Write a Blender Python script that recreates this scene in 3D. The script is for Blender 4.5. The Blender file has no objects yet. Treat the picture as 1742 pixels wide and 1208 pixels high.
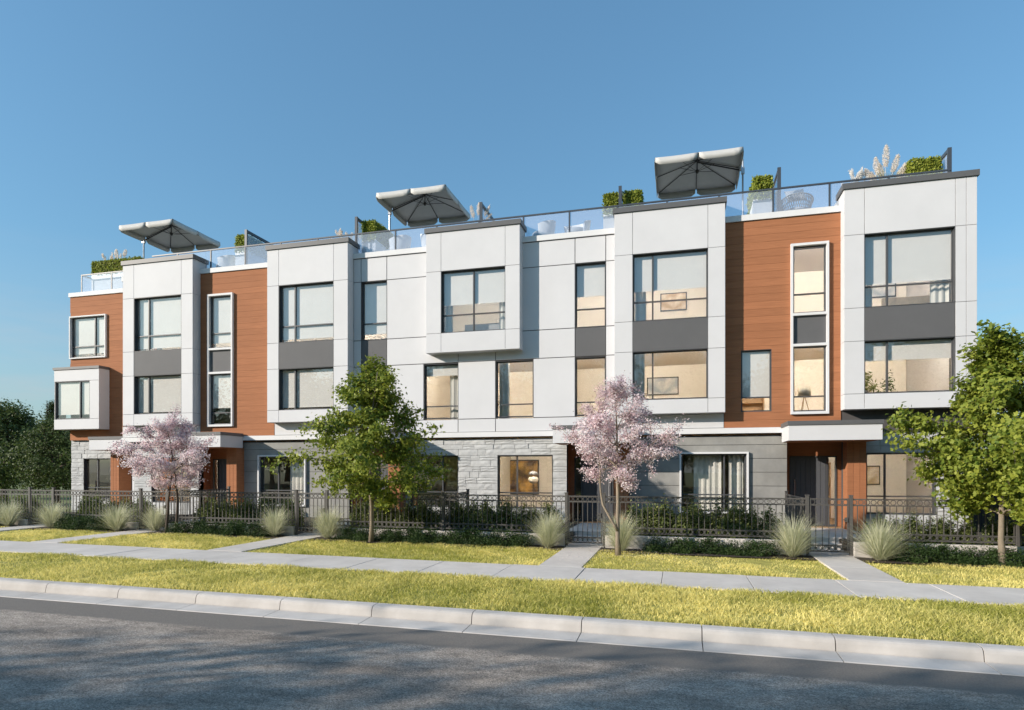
import bpy, bmesh, math, random
import numpy as np
from mathutils import Vector, Matrix
random.seed(7)
R = math.radians
S = bpy.context.scene
COL = S.collection

# ------------------------------------------------------------------ camera
cam = bpy.data.cameras.new('camera'); camo = bpy.data.objects.new('camera', cam); COL.objects.link(camo)
camo.location = (0, 0, 2.0); camo.rotation_euler = (R(90), 0, R(15))
cam.sensor_width = 36; cam.lens = 36 * 1060 / 1742; cam.shift_y = 195 / 1742
cam.clip_start = .1; cam.clip_end = 3000
S.camera = camo
# ------------------------------------------------------------------ sky, sun, exposure
SUN = Vector((.57, .40, -.27)).normalized()          # direction the light travels
w = bpy.data.worlds.new('World'); S.world = w; w.use_nodes = True
nt = w.node_tree; nt.nodes.clear()
sky = nt.nodes.new('ShaderNodeTexSky'); sky.sky_type = 'NISHITA'; sky.sun_disc = False
sky.sun_elevation = math.asin(-SUN.z); sky.sun_rotation = math.atan2(-SUN.x, -SUN.y)
sky.air_density = 1.4; sky.dust_density = 1.0; sky.ozone_density = 6.0; sky.altitude = 0
bg = nt.nodes.new('ShaderNodeBackground'); bg.inputs[1].default_value = .148
wo = nt.nodes.new('ShaderNodeOutputWorld')
gm = nt.nodes.new('ShaderNodeGamma'); gm.inputs[1].default_value = .7          # evens out the clear sky
tn = nt.nodes.new('ShaderNodeMix'); tn.data_type = 'RGBA'; tn.blend_type = 'MULTIPLY'; tn.inputs['Factor'].default_value = 1; tn.inputs['B'].default_value = (.94, 1.28, 1.40, 1)
nt.links.new(sky.outputs[0], gm.inputs[0]); nt.links.new(gm.outputs[0], tn.inputs['A'])
wc = nt.nodes.new('ShaderNodeTexCoord'); wm = nt.nodes.new('ShaderNodeMapping'); wm.inputs['Scale'].default_value = (2.2, 2.2, 13)
wn = nt.nodes.new('ShaderNodeTexNoise'); wn.inputs['Scale'].default_value = 1.6; wn.inputs['Detail'].default_value = 7; wn.inputs['Roughness'].default_value = .55
wr = nt.nodes.new('ShaderNodeMapRange'); wr.inputs[1].default_value = .46; wr.inputs[2].default_value = .72; wr.inputs[3].default_value = .30; wr.inputs[4].default_value = .85
wx = nt.nodes.new('ShaderNodeSeparateXYZ'); we = nt.nodes.new('ShaderNodeMapRange'); we.inputs[1].default_value = .02; we.inputs[2].default_value = .30; we.inputs[3].default_value = 1; we.inputs[4].default_value = 0
wq = nt.nodes.new('ShaderNodeMath'); wq.operation = 'MULTIPLY'; hz = nt.nodes.new('ShaderNodeMix'); hz.data_type = 'RGBA'; hz.inputs['B'].default_value = (3.0, 3.1, 3.3, 1)   # thin haze and faint cloud near the horizon
for a_, b_ in ((wc.outputs['Generated'], wm.inputs[0]), (wm.outputs[0], wn.inputs['Vector']), (wn.outputs[0], wr.inputs[0]), (wc.outputs['Generated'], wx.inputs[0]), (wx.outputs[2], we.inputs[0]), (wr.outputs[0], wq.inputs[0]), (we.outputs[0], wq.inputs[1]),
               (wq.outputs[0], hz.inputs['Factor']), (tn.outputs['Result'], hz.inputs['A']), (hz.outputs['Result'], bg.inputs[0]), (bg.outputs[0], wo.inputs[0])): nt.links.new(a_, b_)
sl = bpy.data.lights.new('sun', 'SUN'); sl.energy = 4.9; sl.angle = R(.6); sl.color = (1, .90, .79)
so = bpy.data.objects.new('sun', sl); COL.objects.link(so); so.rotation_euler = SUN.to_track_quat('-Z', 'Y').to_euler()
so.location = (-30, -20, 30)
S.view_settings.view_transform = 'Standard'; S.view_settings.look = 'None'
S.view_settings.exposure = 0.37; S.view_settings.gamma = 1
S.render.engine = 'CYCLES'
S.cycles.use_denoising = True
S.cycles.max_bounces = 8; S.cycles.transparent_max_bounces = 24
S.cycles.sample_clamp_indirect = 6; S.cycles.caustics_reflective = False; S.cycles.caustics_refractive = False

# ------------------------------------------------------------------ materials
M = {}
def nodes(name):
    m = bpy.data.materials.new(name); m.use_nodes = True; M[name] = m
    n = m.node_tree; b = n.nodes['Principled BSDF']; return m, n, b
def mat(name, col, rough=.6, var=.08, scale=3., bump=0., bscale=40., metal=0., streak=None, spec=.4, second=None, mixs=1.2):
    """plain surface with soft tone variation and fine relief"""
    m, n, b = nodes(name); L = n.links.new
    tc = n.nodes.new('ShaderNodeTexCoord'); mp = n.nodes.new('ShaderNodeMapping')
    L(tc.outputs['Object'], mp.inputs[0])
    if streak: mp.inputs['Scale'].default_value = streak
    nz = n.nodes.new('ShaderNodeTexNoise'); nz.inputs['Scale'].default_value = scale; nz.inputs['Detail'].default_value = 6
    nz.inputs['Roughness'].default_value = .65
    L(mp.outputs[0], nz.inputs['Vector'])
    rp = n.nodes.new('ShaderNodeMapRange'); rp.inputs[1].default_value = .3; rp.inputs[2].default_value = .7
    rp.inputs[3].default_value = 1 - var; rp.inputs[4].default_value = 1 + var
    L(nz.outputs[0], rp.inputs[0])
    oi = n.nodes.new('ShaderNodeObjectInfo')
    r2 = n.nodes.new('ShaderNodeMapRange'); r2.inputs[3].default_value = 1 - var * .35; r2.inputs[4].default_value = 1 + var * .35
    L(oi.outputs['Random'], r2.inputs[0])
    mu = n.nodes.new('ShaderNodeMath'); mu.operation = 'MULTIPLY'; L(rp.outputs[0], mu.inputs[0]); L(r2.outputs[0], mu.inputs[1])
    hs = n.nodes.new('ShaderNodeHueSaturation'); hs.inputs['Color'].default_value = (*col, 1); L(mu.outputs[0], hs.inputs['Value'])
    if second:
        n2 = n.nodes.new('ShaderNodeTexNoise'); n2.inputs['Scale'].default_value = mixs; n2.inputs['Detail'].default_value = 5
        L(tc.outputs['Object'], n2.inputs['Vector'])
        r3 = n.nodes.new('ShaderNodeMapRange'); r3.inputs[1].default_value = .4; r3.inputs[2].default_value = .65; L(n2.outputs[0], r3.inputs[0])
        mx = n.nodes.new('ShaderNodeMix'); mx.data_type = 'RGBA'; mx.inputs['A'].default_value = (*col, 1); mx.inputs['B'].default_value = (*second, 1)
        L(r3.outputs[0], mx.inputs['Factor']); L(mx.outputs['Result'], hs.inputs['Color'])
    L(hs.outputs[0], b.inputs['Base Color'])
    b.inputs['Roughness'].default_value = rough; b.inputs['Metallic'].default_value = metal
    b.inputs['Specular IOR Level'].default_value = spec
    if bump:
        nb = n.nodes.new('ShaderNodeTexNoise'); nb.inputs['Scale'].default_value = bscale; nb.inputs['Detail'].default_value = 5
        L(mp.outputs[0], nb.inputs['Vector'])
        bp = n.nodes.new('ShaderNodeBump'); bp.inputs['Strength'].default_value = min(1, bump * 20); bp.inputs['Distance'].default_value = bump
        L(nb.outputs[0], bp.inputs['Height']); L(bp.outputs[0], b.inputs['Normal'])
    return m
mat('white_panel', (.60, .60, .61), .6, .035, .8, spec=.2)
mat('white_trim', (.68, .68, .68), .6, .025, 2, spec=.2)
mat('joint', (.075, .07, .07), .8, .05)
mat('brown_board', (.345, .145, .070), .75, .16, 3, .0012, 60, streak=(.5, 1, 12), spec=.15)
mat('spandrel', (.115, .115, .118), .6, .04, 2, spec=.2)
mat('charcoal', (.105, .106, .108), .5, .06, 3)
mat('frame', (.07, .073, .078), .4, .05, 3)
mat('rail', (.055, .065, .08), .4, .05, 3)
mat('concrete_panel', (.29, .285, .265), .85, .12, 2.2, .004, 25, second=(.245, .243, .232))
mat('stone', (.47, .475, .47), .9, .14, 4, .008, 14)
mat('mortar', (.30, .30, .29), .95, .1)
mat('door', (.085, .09, .10), .45, .05)
mat('plaster', (.86, .82, .74), .85, .02)
mat('ceiling', (.84, .82, .78), .85, .01)
mat('oak', (.42, .27, .14), .5, .12, 2, streak=(1, 8, 1))
mat('blind', (.84, .815, .775), .8, .03)
mat('linen', (.72, .70, .64), .85, .04, 12, .002, 120)
mat('umbrella_cloth', (.52, .51, .485), .85, .04, 5, .001, 90)
mat('dark_metal', (.045, .042, .04), .4, .05)
mat('iron', (.085, .08, .075), .5, .12, 12, .001, 120)
mat('alu', (.42, .43, .45), .35, .05, 8, metal=.7)
mat('planter_white', (.78, .77, .74), .6, .03, 3)
mat('deck', (.42, .40, .37), .8, .08, 3)
mat('wicker', (.20, .20, .20), .7, .1, 20)
mat('wicker_white', (.72, .71, .69), .7, .05, 20)
mat('cushion', (.50, .51, .52), .9, .04, 9)
mat('sidewalk', (.585, .545, .50), .9, .11, 1.6, .0025, 70, second=(.545, .505, .46), mixs=.6)
mat('kerb', (.515, .485, .45), .88, .12, 2.4, .003, 60, second=(.46, .43, .395), mixs=.9)
mat('soil', (.055, .042, .03), .95, .3, 6, .02, 30)
mat('turf', (.38, .35, .08), .95, .35, 6, .01, 50)
mat('terrain', (.14, .16, .05), .95, .25, .4)
mat('bark', (.22, .18, .135), .9, .25, 9, .01, 30, streak=(1, 1, .25))
mat('bark_dark', (.085, .062, .05), .9, .25, 9, .01, 30, streak=(1, 1, .3))
mat('lamp_shade', (.75, .68, .55), .8, .03)
mat('pot', (.5, .48, .45), .7, .06)
mat('roof_tile', (.16, .15, .14), .85, .12, 3)
mat('house_paint', (.50, .50, .47), .8, .06, 1)

def asphalt():
    m, n, b = nodes('asphalt'); L = n.links.new
    tc = n.nodes.new('ShaderNodeTexCoord')
    def noise(sc, det, st=None, ro=.6):
        x = n.nodes.new('ShaderNodeTexNoise'); x.inputs['Scale'].default_value = sc; x.inputs['Detail'].default_value = det; x.inputs['Roughness'].default_value = ro
        if st:
            mp = n.nodes.new('ShaderNodeMapping'); mp.inputs['Scale'].default_value = st; L(tc.outputs['Object'], mp.inputs[0]); L(mp.outputs[0], x.inputs['Vector'])
        else: L(tc.outputs['Object'], x.inputs['Vector'])
        return x.outputs[0]
    def ramp(v, a, c, lo, hi):
        r = n.nodes.new('ShaderNodeMapRange'); r.inputs[1].default_value = a; r.inputs[2].default_value = c
        r.inputs[3].default_value = lo; r.inputs[4].default_value = hi; L(v, r.inputs[0]); return r.outputs[0]
    def op(o, a, c):
        x = n.nodes.new('ShaderNodeMath'); x.operation = o
        for i, v in enumerate((a, c)):
            if isinstance(v, (int, float)): x.inputs[i].default_value = v
            else: L(v, x.inputs[i])
        return x.outputs[0]
    big = ramp(noise(.8, 7, (.6, 1.5, 1), .7), .35, .65, .68, 1.2)
    mid = ramp(noise(5, 8, (.7, 1.2, 1), .75), .35, .65, .72, 1.2)
    vo = n.nodes.new('ShaderNodeTexVoronoi'); vo.inputs['Scale'].default_value = 85; L(tc.outputs['Object'], vo.inputs['Vector'])
    sx = n.nodes.new('ShaderNodeSeparateXYZ'); L(vo.outputs['Color'], sx.inputs[0])
    fine = op('MULTIPLY', ramp(noise(60, 5, None, .8), .3, .7, .55, 1.45), ramp(sx.outputs[0], 0, 1, .55, 1.45))
    worn = op('MULTIPLY', op('MULTIPLY', big, mid), fine)
    sp = n.nodes.new('ShaderNodeSeparateXYZ'); L(tc.outputs['Object'], sp.inputs[0])
    edge = op('ADD', sp.outputs[1], op('MULTIPLY', op('SUBTRACT', noise(1.1, 7, None, .7), .5), .38))
    strip = ramp(edge, 7.02, 7.10, 0, 1)                 # the newer, smoother strip of asphalt along the gutter
    ck = ramp(noise(1.7, 9, (.35, 1.6, 1), .8), .30, .46, .62, 1)
    mx = n.nodes.new('ShaderNodeMix'); mx.data_type = 'RGBA'
    hv = n.nodes.new('ShaderNodeHueSaturation'); hv.inputs['Color'].default_value = (.375, .32, .268, 1); L(op('MULTIPLY', worn, ck), hv.inputs['Value'])
    hs = n.nodes.new('ShaderNodeHueSaturation'); hs.inputs['Color'].default_value = (.20, .18, .158, 1); L(ramp(fine, .45, 1.55, .85, 1.15), hs.inputs['Value'])
    L(strip, mx.inputs['Factor']); L(hv.outputs[0], mx.inputs['A']); L(hs.outputs[0], mx.inputs['B'])
    L(mx.outputs['Result'], b.inputs['Base Color']); b.inputs['Roughness'].default_value = .9; b.inputs['Specular IOR Level'].default_value = .25
    bp = n.nodes.new('ShaderNodeBump'); bp.inputs['Strength'].default_value = .8; bp.inputs['Distance'].default_value = .004
    L(op('ADD', fine, op('MULTIPLY', mid, 1.2)), bp.inputs['Height']); L(bp.outputs[0], b.inputs['Normal'])
asphalt()

def leaf_mat(name, c1, c2, trans=.35, rough=.55):
    """leaf with a tint per leaf (attribute) and light passing through"""
    m, n, b = nodes(name); L = n.links.new
    at = n.nodes.new('ShaderNodeAttribute'); at.attribute_name = 'tint'
    mx = n.nodes.new('ShaderNodeMix'); mx.data_type = 'RGBA'; mx.inputs['A'].default_value = (*c1, 1); mx.inputs['B'].default_value = (*c2, 1)
    L(at.outputs['Fac'], mx.inputs['Factor']); L(mx.outputs['Result'], b.inputs['Base Color'])
    b.inputs['Roughness'].default_value = rough; b.inputs['Specular IOR Level'].default_value = .3
    tr = n.nodes.new('ShaderNodeBsdfTranslucent'); L(mx.outputs['Result'], tr.inputs[0])
    ms = n.nodes.new('ShaderNodeMixShader'); ms.inputs[0].default_value = trans
    L(b.outputs[0], ms.inputs[1]); L(tr.outputs[0], ms.inputs[2])
    L(ms.outputs[0], n.nodes['Material Output'].inputs[0])
leaf_mat('maple_leaf', (.105, .17, .024), (.37, .40, .06), .4)
leaf_mat('blossom', (.66, .46, .51), (.98, .92, .91), .42, .7)
leaf_mat('young_leaf', (.10, .035, .035), (.16, .07, .05), .3)
leaf_mat('dark_leaf', (.04, .065, .018), (.11, .15, .04), .3)
leaf_mat('ground_leaf', (.02, .045, .012), (.07, .12, .03), .3)
leaf_mat('shrub_leaf', (.08, .12, .03), (.32, .35, .12), .38)
leaf_mat('box_leaf', (.16, .22, .03), (.46, .48, .08), .35)
leaf_mat('red_leaf', (.30, .05, .02), (.45, .16, .04), .35)
leaf_mat('yellow_leaf', (.12, .19, .03), (.40, .34, .06), .35)
leaf_mat('grass_blade', (.36, .37, .065), (.98, .86, .34), .45, .6)
leaf_mat('fountain_blade', (.42, .45, .25), (.80, .78, .60), .4, .6)
leaf_mat('pampas_blade', (.30, .33, .16), (.45, .42, .20), .3)
leaf_mat('plume', (.84, .75, .66), (.96, .91, .84), .45, .9)
leaf_mat('plume_pale', (.88, .85, .81), (.97, .95, .92), .45, .9)

def glass(name, tint, refl, pale_sheen=0):
    m, n, b = nodes(name); L = n.links.new; n.nodes.remove(b)
    tr = n.nodes.new('ShaderNodeBsdfTransparent'); tr.inputs[0].default_value = (*tint, 1)
    gl = n.nodes.new('ShaderNodeBsdfGlossy'); gl.inputs['Roughness'].default_value = .004; gl.inputs[0].default_value = (1, 1, 1, 1)
    lw = n.nodes.new('ShaderNodeLayerWeight'); lw.inputs[0].default_value = .5
    pw = n.nodes.new('ShaderNodeMath'); pw.operation = 'POWER'; pw.inputs[1].default_value = 5; L(lw.outputs['Facing'], pw.inputs[0])
    mr = n.nodes.new('ShaderNodeMapRange'); mr.inputs[3].default_value = refl; mr.inputs[4].default_value = 1
    L(pw.outputs[0], mr.inputs[0])
    ms = n.nodes.new('ShaderNodeMixShader'); L(mr.outputs[0], ms.inputs[0]); L(tr.outputs[0], ms.inputs[1]); L(gl.outputs[0], ms.inputs[2])
    out = ms.outputs[0]
    if pale_sheen:                                          # pale diffuse mix painted in for reflections on the panes
        df = n.nodes.new('ShaderNodeBsdfDiffuse'); df.inputs[0].default_value = (.80, .82, .88, 1)
        m2 = n.nodes.new('ShaderNodeMixShader'); m2.inputs[0].default_value = pale_sheen; L(out, m2.inputs[1]); L(df.outputs[0], m2.inputs[2]); out = m2.outputs[0]
    L(out, n.nodes['Material Output'].inputs[0])
glass('glass', (.965, .965, .96), .085)
glass('rail_glass', (.92, .95, .99), .07, .13)

# ------------------------------------------------------------------ building blocks
class MB:
    """collects boxes, bars, tubes and quads; build() links them as one mesh object"""
    def __init__(s): s.v = []; s.f = []
    def add(s, vs, fs):
        k = len(s.v); s.v += [tuple(p) for p in vs]; s.f += [tuple(i + k for i in f) for f in fs]; return s
    def box(s, x0, x1, y0, y1, z0, z1):
        return s.add([(x0, y0, z0), (x1, y0, z0), (x1, y1, z0), (x0, y1, z0), (x0, y0, z1), (x1, y0, z1), (x1, y1, z1), (x0, y1, z1)],
                     [(0, 3, 2, 1), (4, 5, 6, 7), (0, 1, 5, 4), (1, 2, 6, 5), (2, 3, 7, 6), (3, 0, 4, 7)])
    def cbox(s, x0, x1, y0, y1, z0, z1, c=.006):
        """box with a chamfered front (low-y) face"""
        V = [(x0, y0 + c, z0), (x1, y0 + c, z0), (x1, y1, z0), (x0, y1, z0), (x0, y0 + c, z1), (x1, y0 + c, z1), (x1, y1, z1), (x0, y1, z1),
             (x0 + c, y0, z0 + c), (x1 - c, y0, z0 + c), (x1 - c, y0, z1 - c), (x0 + c, y0, z1 - c)]
        return s.add(V, [(0, 3, 2, 1), (4, 5, 6, 7), (1, 2, 6, 5), (2, 3, 7, 6), (3, 0, 4, 7), (8, 9, 10, 11), (0, 1, 9, 8), (1, 5, 10, 9), (5, 4, 11, 10), (4, 0, 8, 11)])
    def tube(s, pts, rad, n=8, cap=True):
        pts = [Vector(p) for p in pts]
        if not hasattr(rad, '__len__'): rad = [rad] * len(pts)
        k = len(s.v); ref = None
        for i, p in enumerate(pts):
            d = (pts[min(i + 1, len(pts) - 1)] - pts[max(i - 1, 0)]).normalized()
            if ref is None: ref = Vector((1, 0, 0)) if abs(d.x) < .8 else Vector((0, 1, 0))
            a = d.cross(ref).normalized(); b = d.cross(a); ref = -b if ref.dot(b) < 0 else b
            a = d.cross(ref).normalized(); b = a.cross(d)
            for j in range(n):
                t = 2 * math.pi * j / n
                s.v.append(tuple(p + (a * math.cos(t) + b * math.sin(t)) * rad[i]))
        for i in range(len(pts) - 1):
            for j in range(n):
                s.f.append((k + i * n + j, k + i * n + (j + 1) % n, k + (i + 1) * n + (j + 1) % n, k + (i + 1) * n + j))
        if cap:
            s.f.append(tuple(k + j for j in range(n))[::-1]); s.f.append(tuple(k + (len(pts) - 1) * n + j for j in range(n)))
        return s
    def lathe(s, prof, cx=0, cy=0, n=16):
        k = len(s.v)
        for r, z in prof:
            for j in range(n):
                t = 2 * math.pi * j / n; s.v.append((cx + r * math.cos(t), cy + r * math.sin(t), z))
        for i in range(len(prof) - 1):
            for j in range(n):
                s.f.append((k + i * n + j, k + i * n + (j + 1) % n, k + (i + 1) * n + (j + 1) % n, k + (i + 1) * n + j))
        s.f.append(tuple(k + j for j in range(n))[::-1]); s.f.append(tuple(k + (len(prof) - 1) * n + j for j in range(n)))
        return s
    def ring(s, r, t, n=12):
        """flat iron ring in the xz plane"""
        V = []; Fc = []
        for j in range(n):
            a = 2 * math.pi * j / n; ca, sa = math.cos(a), math.sin(a)
            V += [(ca * (r - t), -t * .7, sa * (r - t)), (ca * r, -t * .7, sa * r), (ca * r, t * .7, sa * r), (ca * (r - t), t * .7, sa * (r - t))]
            q = (j + 1) % n
            for i in range(4): Fc.append((j * 4 + i, j * 4 + (i + 1) % 4, q * 4 + (i + 1) % 4, q * 4 + i))
        return s.add(V, Fc)
    def mesh(s, name, m, smooth=False, off=(0, 0, 0)):
        me = bpy.data.meshes.new(name)
        me.from_pydata([(a - off[0], b - off[1], c - off[2]) for a, b, c in s.v], [], s.f)
        me.materials.append(M[m]); me.update()
        if smooth: me.shade_smooth()
        return me

def link(name, me, parent=None, loc=(0, 0, 0), rz=0, scale=None):
    o = bpy.data.objects.new(name, me); COL.objects.link(o); o.location = loc
    if rz: o.rotation_euler = (0, 0, rz)
    if scale: o.scale = scale if hasattr(scale, '__len__') else (scale,) * 3
    if parent: o.parent = parent
    return o
def tag(o, label=None, cat=None, group=None, kind=None):
    if label: o['label'] = label
    if cat: o['category'] = cat
    if group: o['group'] = group
    if kind: o['kind'] = kind
    return o
class Thing:
    """an Empty at the thing's base; parts are modelled in world coordinates and stored relative to it"""
    def __init__(s, name, loc, label=None, cat=None, group=None, kind=None):
        s.loc = loc; s.root = bpy.data.objects.new(name, None); s.root.empty_display_size = .2
        COL.objects.link(s.root); s.root.location = loc; tag(s.root, label, cat, group, kind)
    def part(s, name, mb, m, parent=None, smooth=False):
        return link(name, mb.mesh(name, m, smooth, s.loc), parent or s.root)
    def put(s, name, me, at, parent=None, rz=0, scale=None):
        return link(name, me, parent or s.root, (at[0] - s.loc[0], at[1] - s.loc[1], at[2] - s.loc[2]), rz, scale)
def solo(name, mb, m, loc, label=None, cat=None, group=None, kind=None, smooth=False):
    return tag(link(name, mb.mesh(name, m, smooth, loc), None, loc), label, cat, group, kind)
def kids(o): return [c for c in bpy.data.objects if c.parent == o]
def copy_tree(o, loc=None, rz=None, parent=None, childmap=None):
    if childmap is None:
        childmap = {}
        for x in bpy.data.objects:
            if x.parent: childmap.setdefault(x.parent.name, []).append(x)
    c = o.copy(); COL.objects.link(c); c.parent = parent
    if loc is not None: c.location = loc
    if rz is not None: c.rotation_euler = (0, 0, rz)
    for ch in childmap.get(o.name, []): copy_tree(ch, None, None, c, childmap)
    return c
def B(*a): return MB().box(*a)
def gz(x): return -.0059 * max(-60, min(60, x))     # the street falls gently to the right

# ------------------------------------------------------------------ ground
def sheet(x0, x1, y0, y1, dz, n=2):
    """ground strip that follows the fall of the street"""
    mb = MB(); xs = [x0 + (x1 - x0) * i / n for i in range(n + 1)]
    V = []
    for x in xs: V += [(x, y0, gz(x) + dz), (x, y1, gz(x) + dz)]
    return mb.add(V, [(2 * i, 2 * i + 2, 2 * i + 3, 2 * i + 1) for i in range(n)])
def slab(x0, x1, y0, y1, dz, th=.12, c=.0045):
    """paving slab with eased top edges, following the fall of the street"""
    a, b = gz(x0), gz(x1)
    V = [(x0, y0, a + dz - th), (x1, y0, b + dz - th), (x1, y1, b + dz - th), (x0, y1, a + dz - th),
         (x0, y0, a + dz - c), (x1, y0, b + dz - c), (x1, y1, b + dz - c), (x0, y1, a + dz - c),
         (x0 + c, y0 + c, a + dz), (x1 - c, y0 + c, b + dz), (x1 - c, y1 - c, b + dz), (x0 + c, y1 - c, a + dz)]
    return MB().add(V, [(0, 1, 5, 4), (1, 2, 6, 5), (2, 3, 7, 6), (3, 0, 4, 7), (4, 5, 9, 8), (5, 6, 10, 9), (6, 7, 11, 10), (7, 4, 8, 11), (8, 9, 10, 11)])
solo('ground', sheet(-400, 400, -300, 500, -.42, 40), 'terrain', (0, 0, 0), kind='structure')
# road: slightly crowned
mb = MB(); xs = list(range(-80, 81, 10)); prof = [(-4.6, -.20), (-1, -.11), (1.6, -.085), (4.5, -.11), (7.80, -.175)]
V = [(x, y, gz(x) + z) for x in xs for y, z in prof]; k = len(prof)
mb.add(V, [(i * k + j, (i + 1) * k + j, (i + 1) * k + j + 1, i * k + j + 1) for i in range(len(xs) - 1) for j in range(k - 1)])
solo('road', mb, 'asphalt', (0, 0, 0), kind='structure')
# kerb and gutter in 1.525 m lengths
kt = Thing('kerb', (0, 8.2, 0), kind='structure')
P = [(7.79, -.30), (7.79, -.172), (7.80, -.164), (8.155, -.150), (8.165, -.30)]
Q = [(8.168, -.30), (8.168, -.148), (8.185, -.06), (8.198, -.028), (8.22, -.008), (8.255, 0.002), (8.385, .006), (8.395, -.30)]
def extrude(prof, x0, x1):
    n = len(prof); V = [(x, y, gz(x) + z) for x in (x0, x1) for y, z in prof]
    return MB().add(V, [(i, i + n, (i + 1) % n + n, (i + 1) % n) for i in range(n)] + [tuple(range(n)), tuple(range(n, 2 * n))[::-1]])
for i in range(-13, 7):
    x0 = .28 + i * 1.525
    kt.part('gutter_slab', extrude(P, x0 + .006, x0 + 1.519), 'kerb')
    kt.part('kerb_stone', extrude(Q, x0 + .006, x0 + 1.519), 'kerb')
kt.part('kerb_bedding', extrude([(7.81, -.4), (7.81, -.19), (8.38, -.19), (8.38, -.4)], -21, 12.5), 'mortar')
# sidewalk slabs
sw = Thing('sidewalk', (0, 11.8, 0), kind='structure')
sw.part('sidewalk_base', sheet(-60, 40, 10.98, 12.6, -.02, 10), 'mortar')
for i in range(-22, 9):
    x0 = -.30 + i * 1.525
    sw.part('paving_slab', slab(x0 + .006, x0 + 1.519, 11.0, 12.565, .004 + random.uniform(-.003, .003)), 'sidewalk')
solo('verge', sheet(-60, 40, 8.39, 11.0, -.03, 10), 'turf', (0, 0, 0), kind='structure')
solo('lawn', sheet(-60, 40, 12.56, 15.5, -.03, 10), 'turf', (0, 0, 0), kind='structure')
solo('planting_bed', sheet(-60, 40, 15.2, 16.0, -.005, 10), 'soil', (0, 0, 0), kind='structure')
WALKS = [(-21.1, -20.15), (-16.5, -15.6), (-10.95, -10.0), (-2.80, -1.91), (3.0, 3.9)]
mb = MB().box(-40, 14, 17.56, 20.34, -.3, .24); x = -40
for a, b in WALKS + [(14, 15)]:
    mb.box(x, a - .06, 16.2, 17.555, -.3, .24); x = b + .06
solo('front_yard', mb, 'soil', (0, 0, 0), kind='structure')
for a, b in WALKS:
    wk = Thing('garden_path', ((a + b) / 2, 14, 0), kind='structure')
    for y0, y1 in ((12.578, 14.2), (14.208, 16.05)):
        wk.part('path_slab', slab(a, b, y0, y1, .008), 'sidewalk')
# entry paths behind the gates with two low steps
for a, b in WALKS:
    st = Thing('entry_steps', ((a + b) / 2, 17, 0), kind='structure')
    g = gz(a)
    st.part('step', B(a - .05, b + .05, 16.06, 17.2, -.28, g + .012), 'sidewalk')
    st.part('step', B(a - .05, b + .05, 17.2, 17.55, -.28, .135), 'sidewalk')
    st.part('step', B(a - .3, b + .9, 17.55, 20.36, -.28, .262), 'sidewalk')

# ------------------------------------------------------------------ the townhouse row
BW, MW, GW, LW = 19.8, 20.2, 20.3, 21.46             # face planes: bays, main wall, ground floor, left wing
HD3, SL3, HD2, SL2, BB, BT = 8.73, 6.63, 5.68, 4.17, 3.73, 10.06
T = Thing('townhouse_row', (-9, 20.2, .24), 'three storey row of modern townhouses with white bays, brown boards and grey stone base', 'townhouses')
def cells(x0, x1, z0, z1, op, y0, y1):
    """solid wall with openings cut out"""
    xs = sorted({x0, x1, *[min(max(o[i], x0), x1) for o in op for i in (0, 1)]}); zs = sorted({z0, z1, *[min(max(o[i], z0), z1) for o in op for i in (2, 3)]})
    mb = MB()
    for i in range(len(xs) - 1):
        cx = (xs[i] + xs[i + 1]) / 2; run = None
        for j in range(len(zs) - 1):
            cz = (zs[j] + zs[j + 1]) / 2
            if any(o[0] < cx < o[1] and o[2] < cz < o[3] for o in op):
                if run is not None: mb.box(xs[i], xs[i + 1], y0, y1, run, zs[j]); run = None
            elif run is None: run = zs[j]
        if run is not None: mb.box(xs[i], xs[i + 1], y0, y1, run, z1)
    return mb
def spans(x0, x1, z0, z1, op):
    """free stretches of a course between openings"""
    cuts = sorted((max(o[0], x0), min(o[1], x1)) for o in op if o[0] < x1 and o[1] > x0 and o[2] < z1 - .01 and o[3] > z0 + .01)
    out = []; x = x0
    for a, b in cuts:
        if a > x + .02: out.append((x, a))
        x = max(x, b)
    if x1 > x + .02: out.append((x, x1))
    return out
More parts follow.
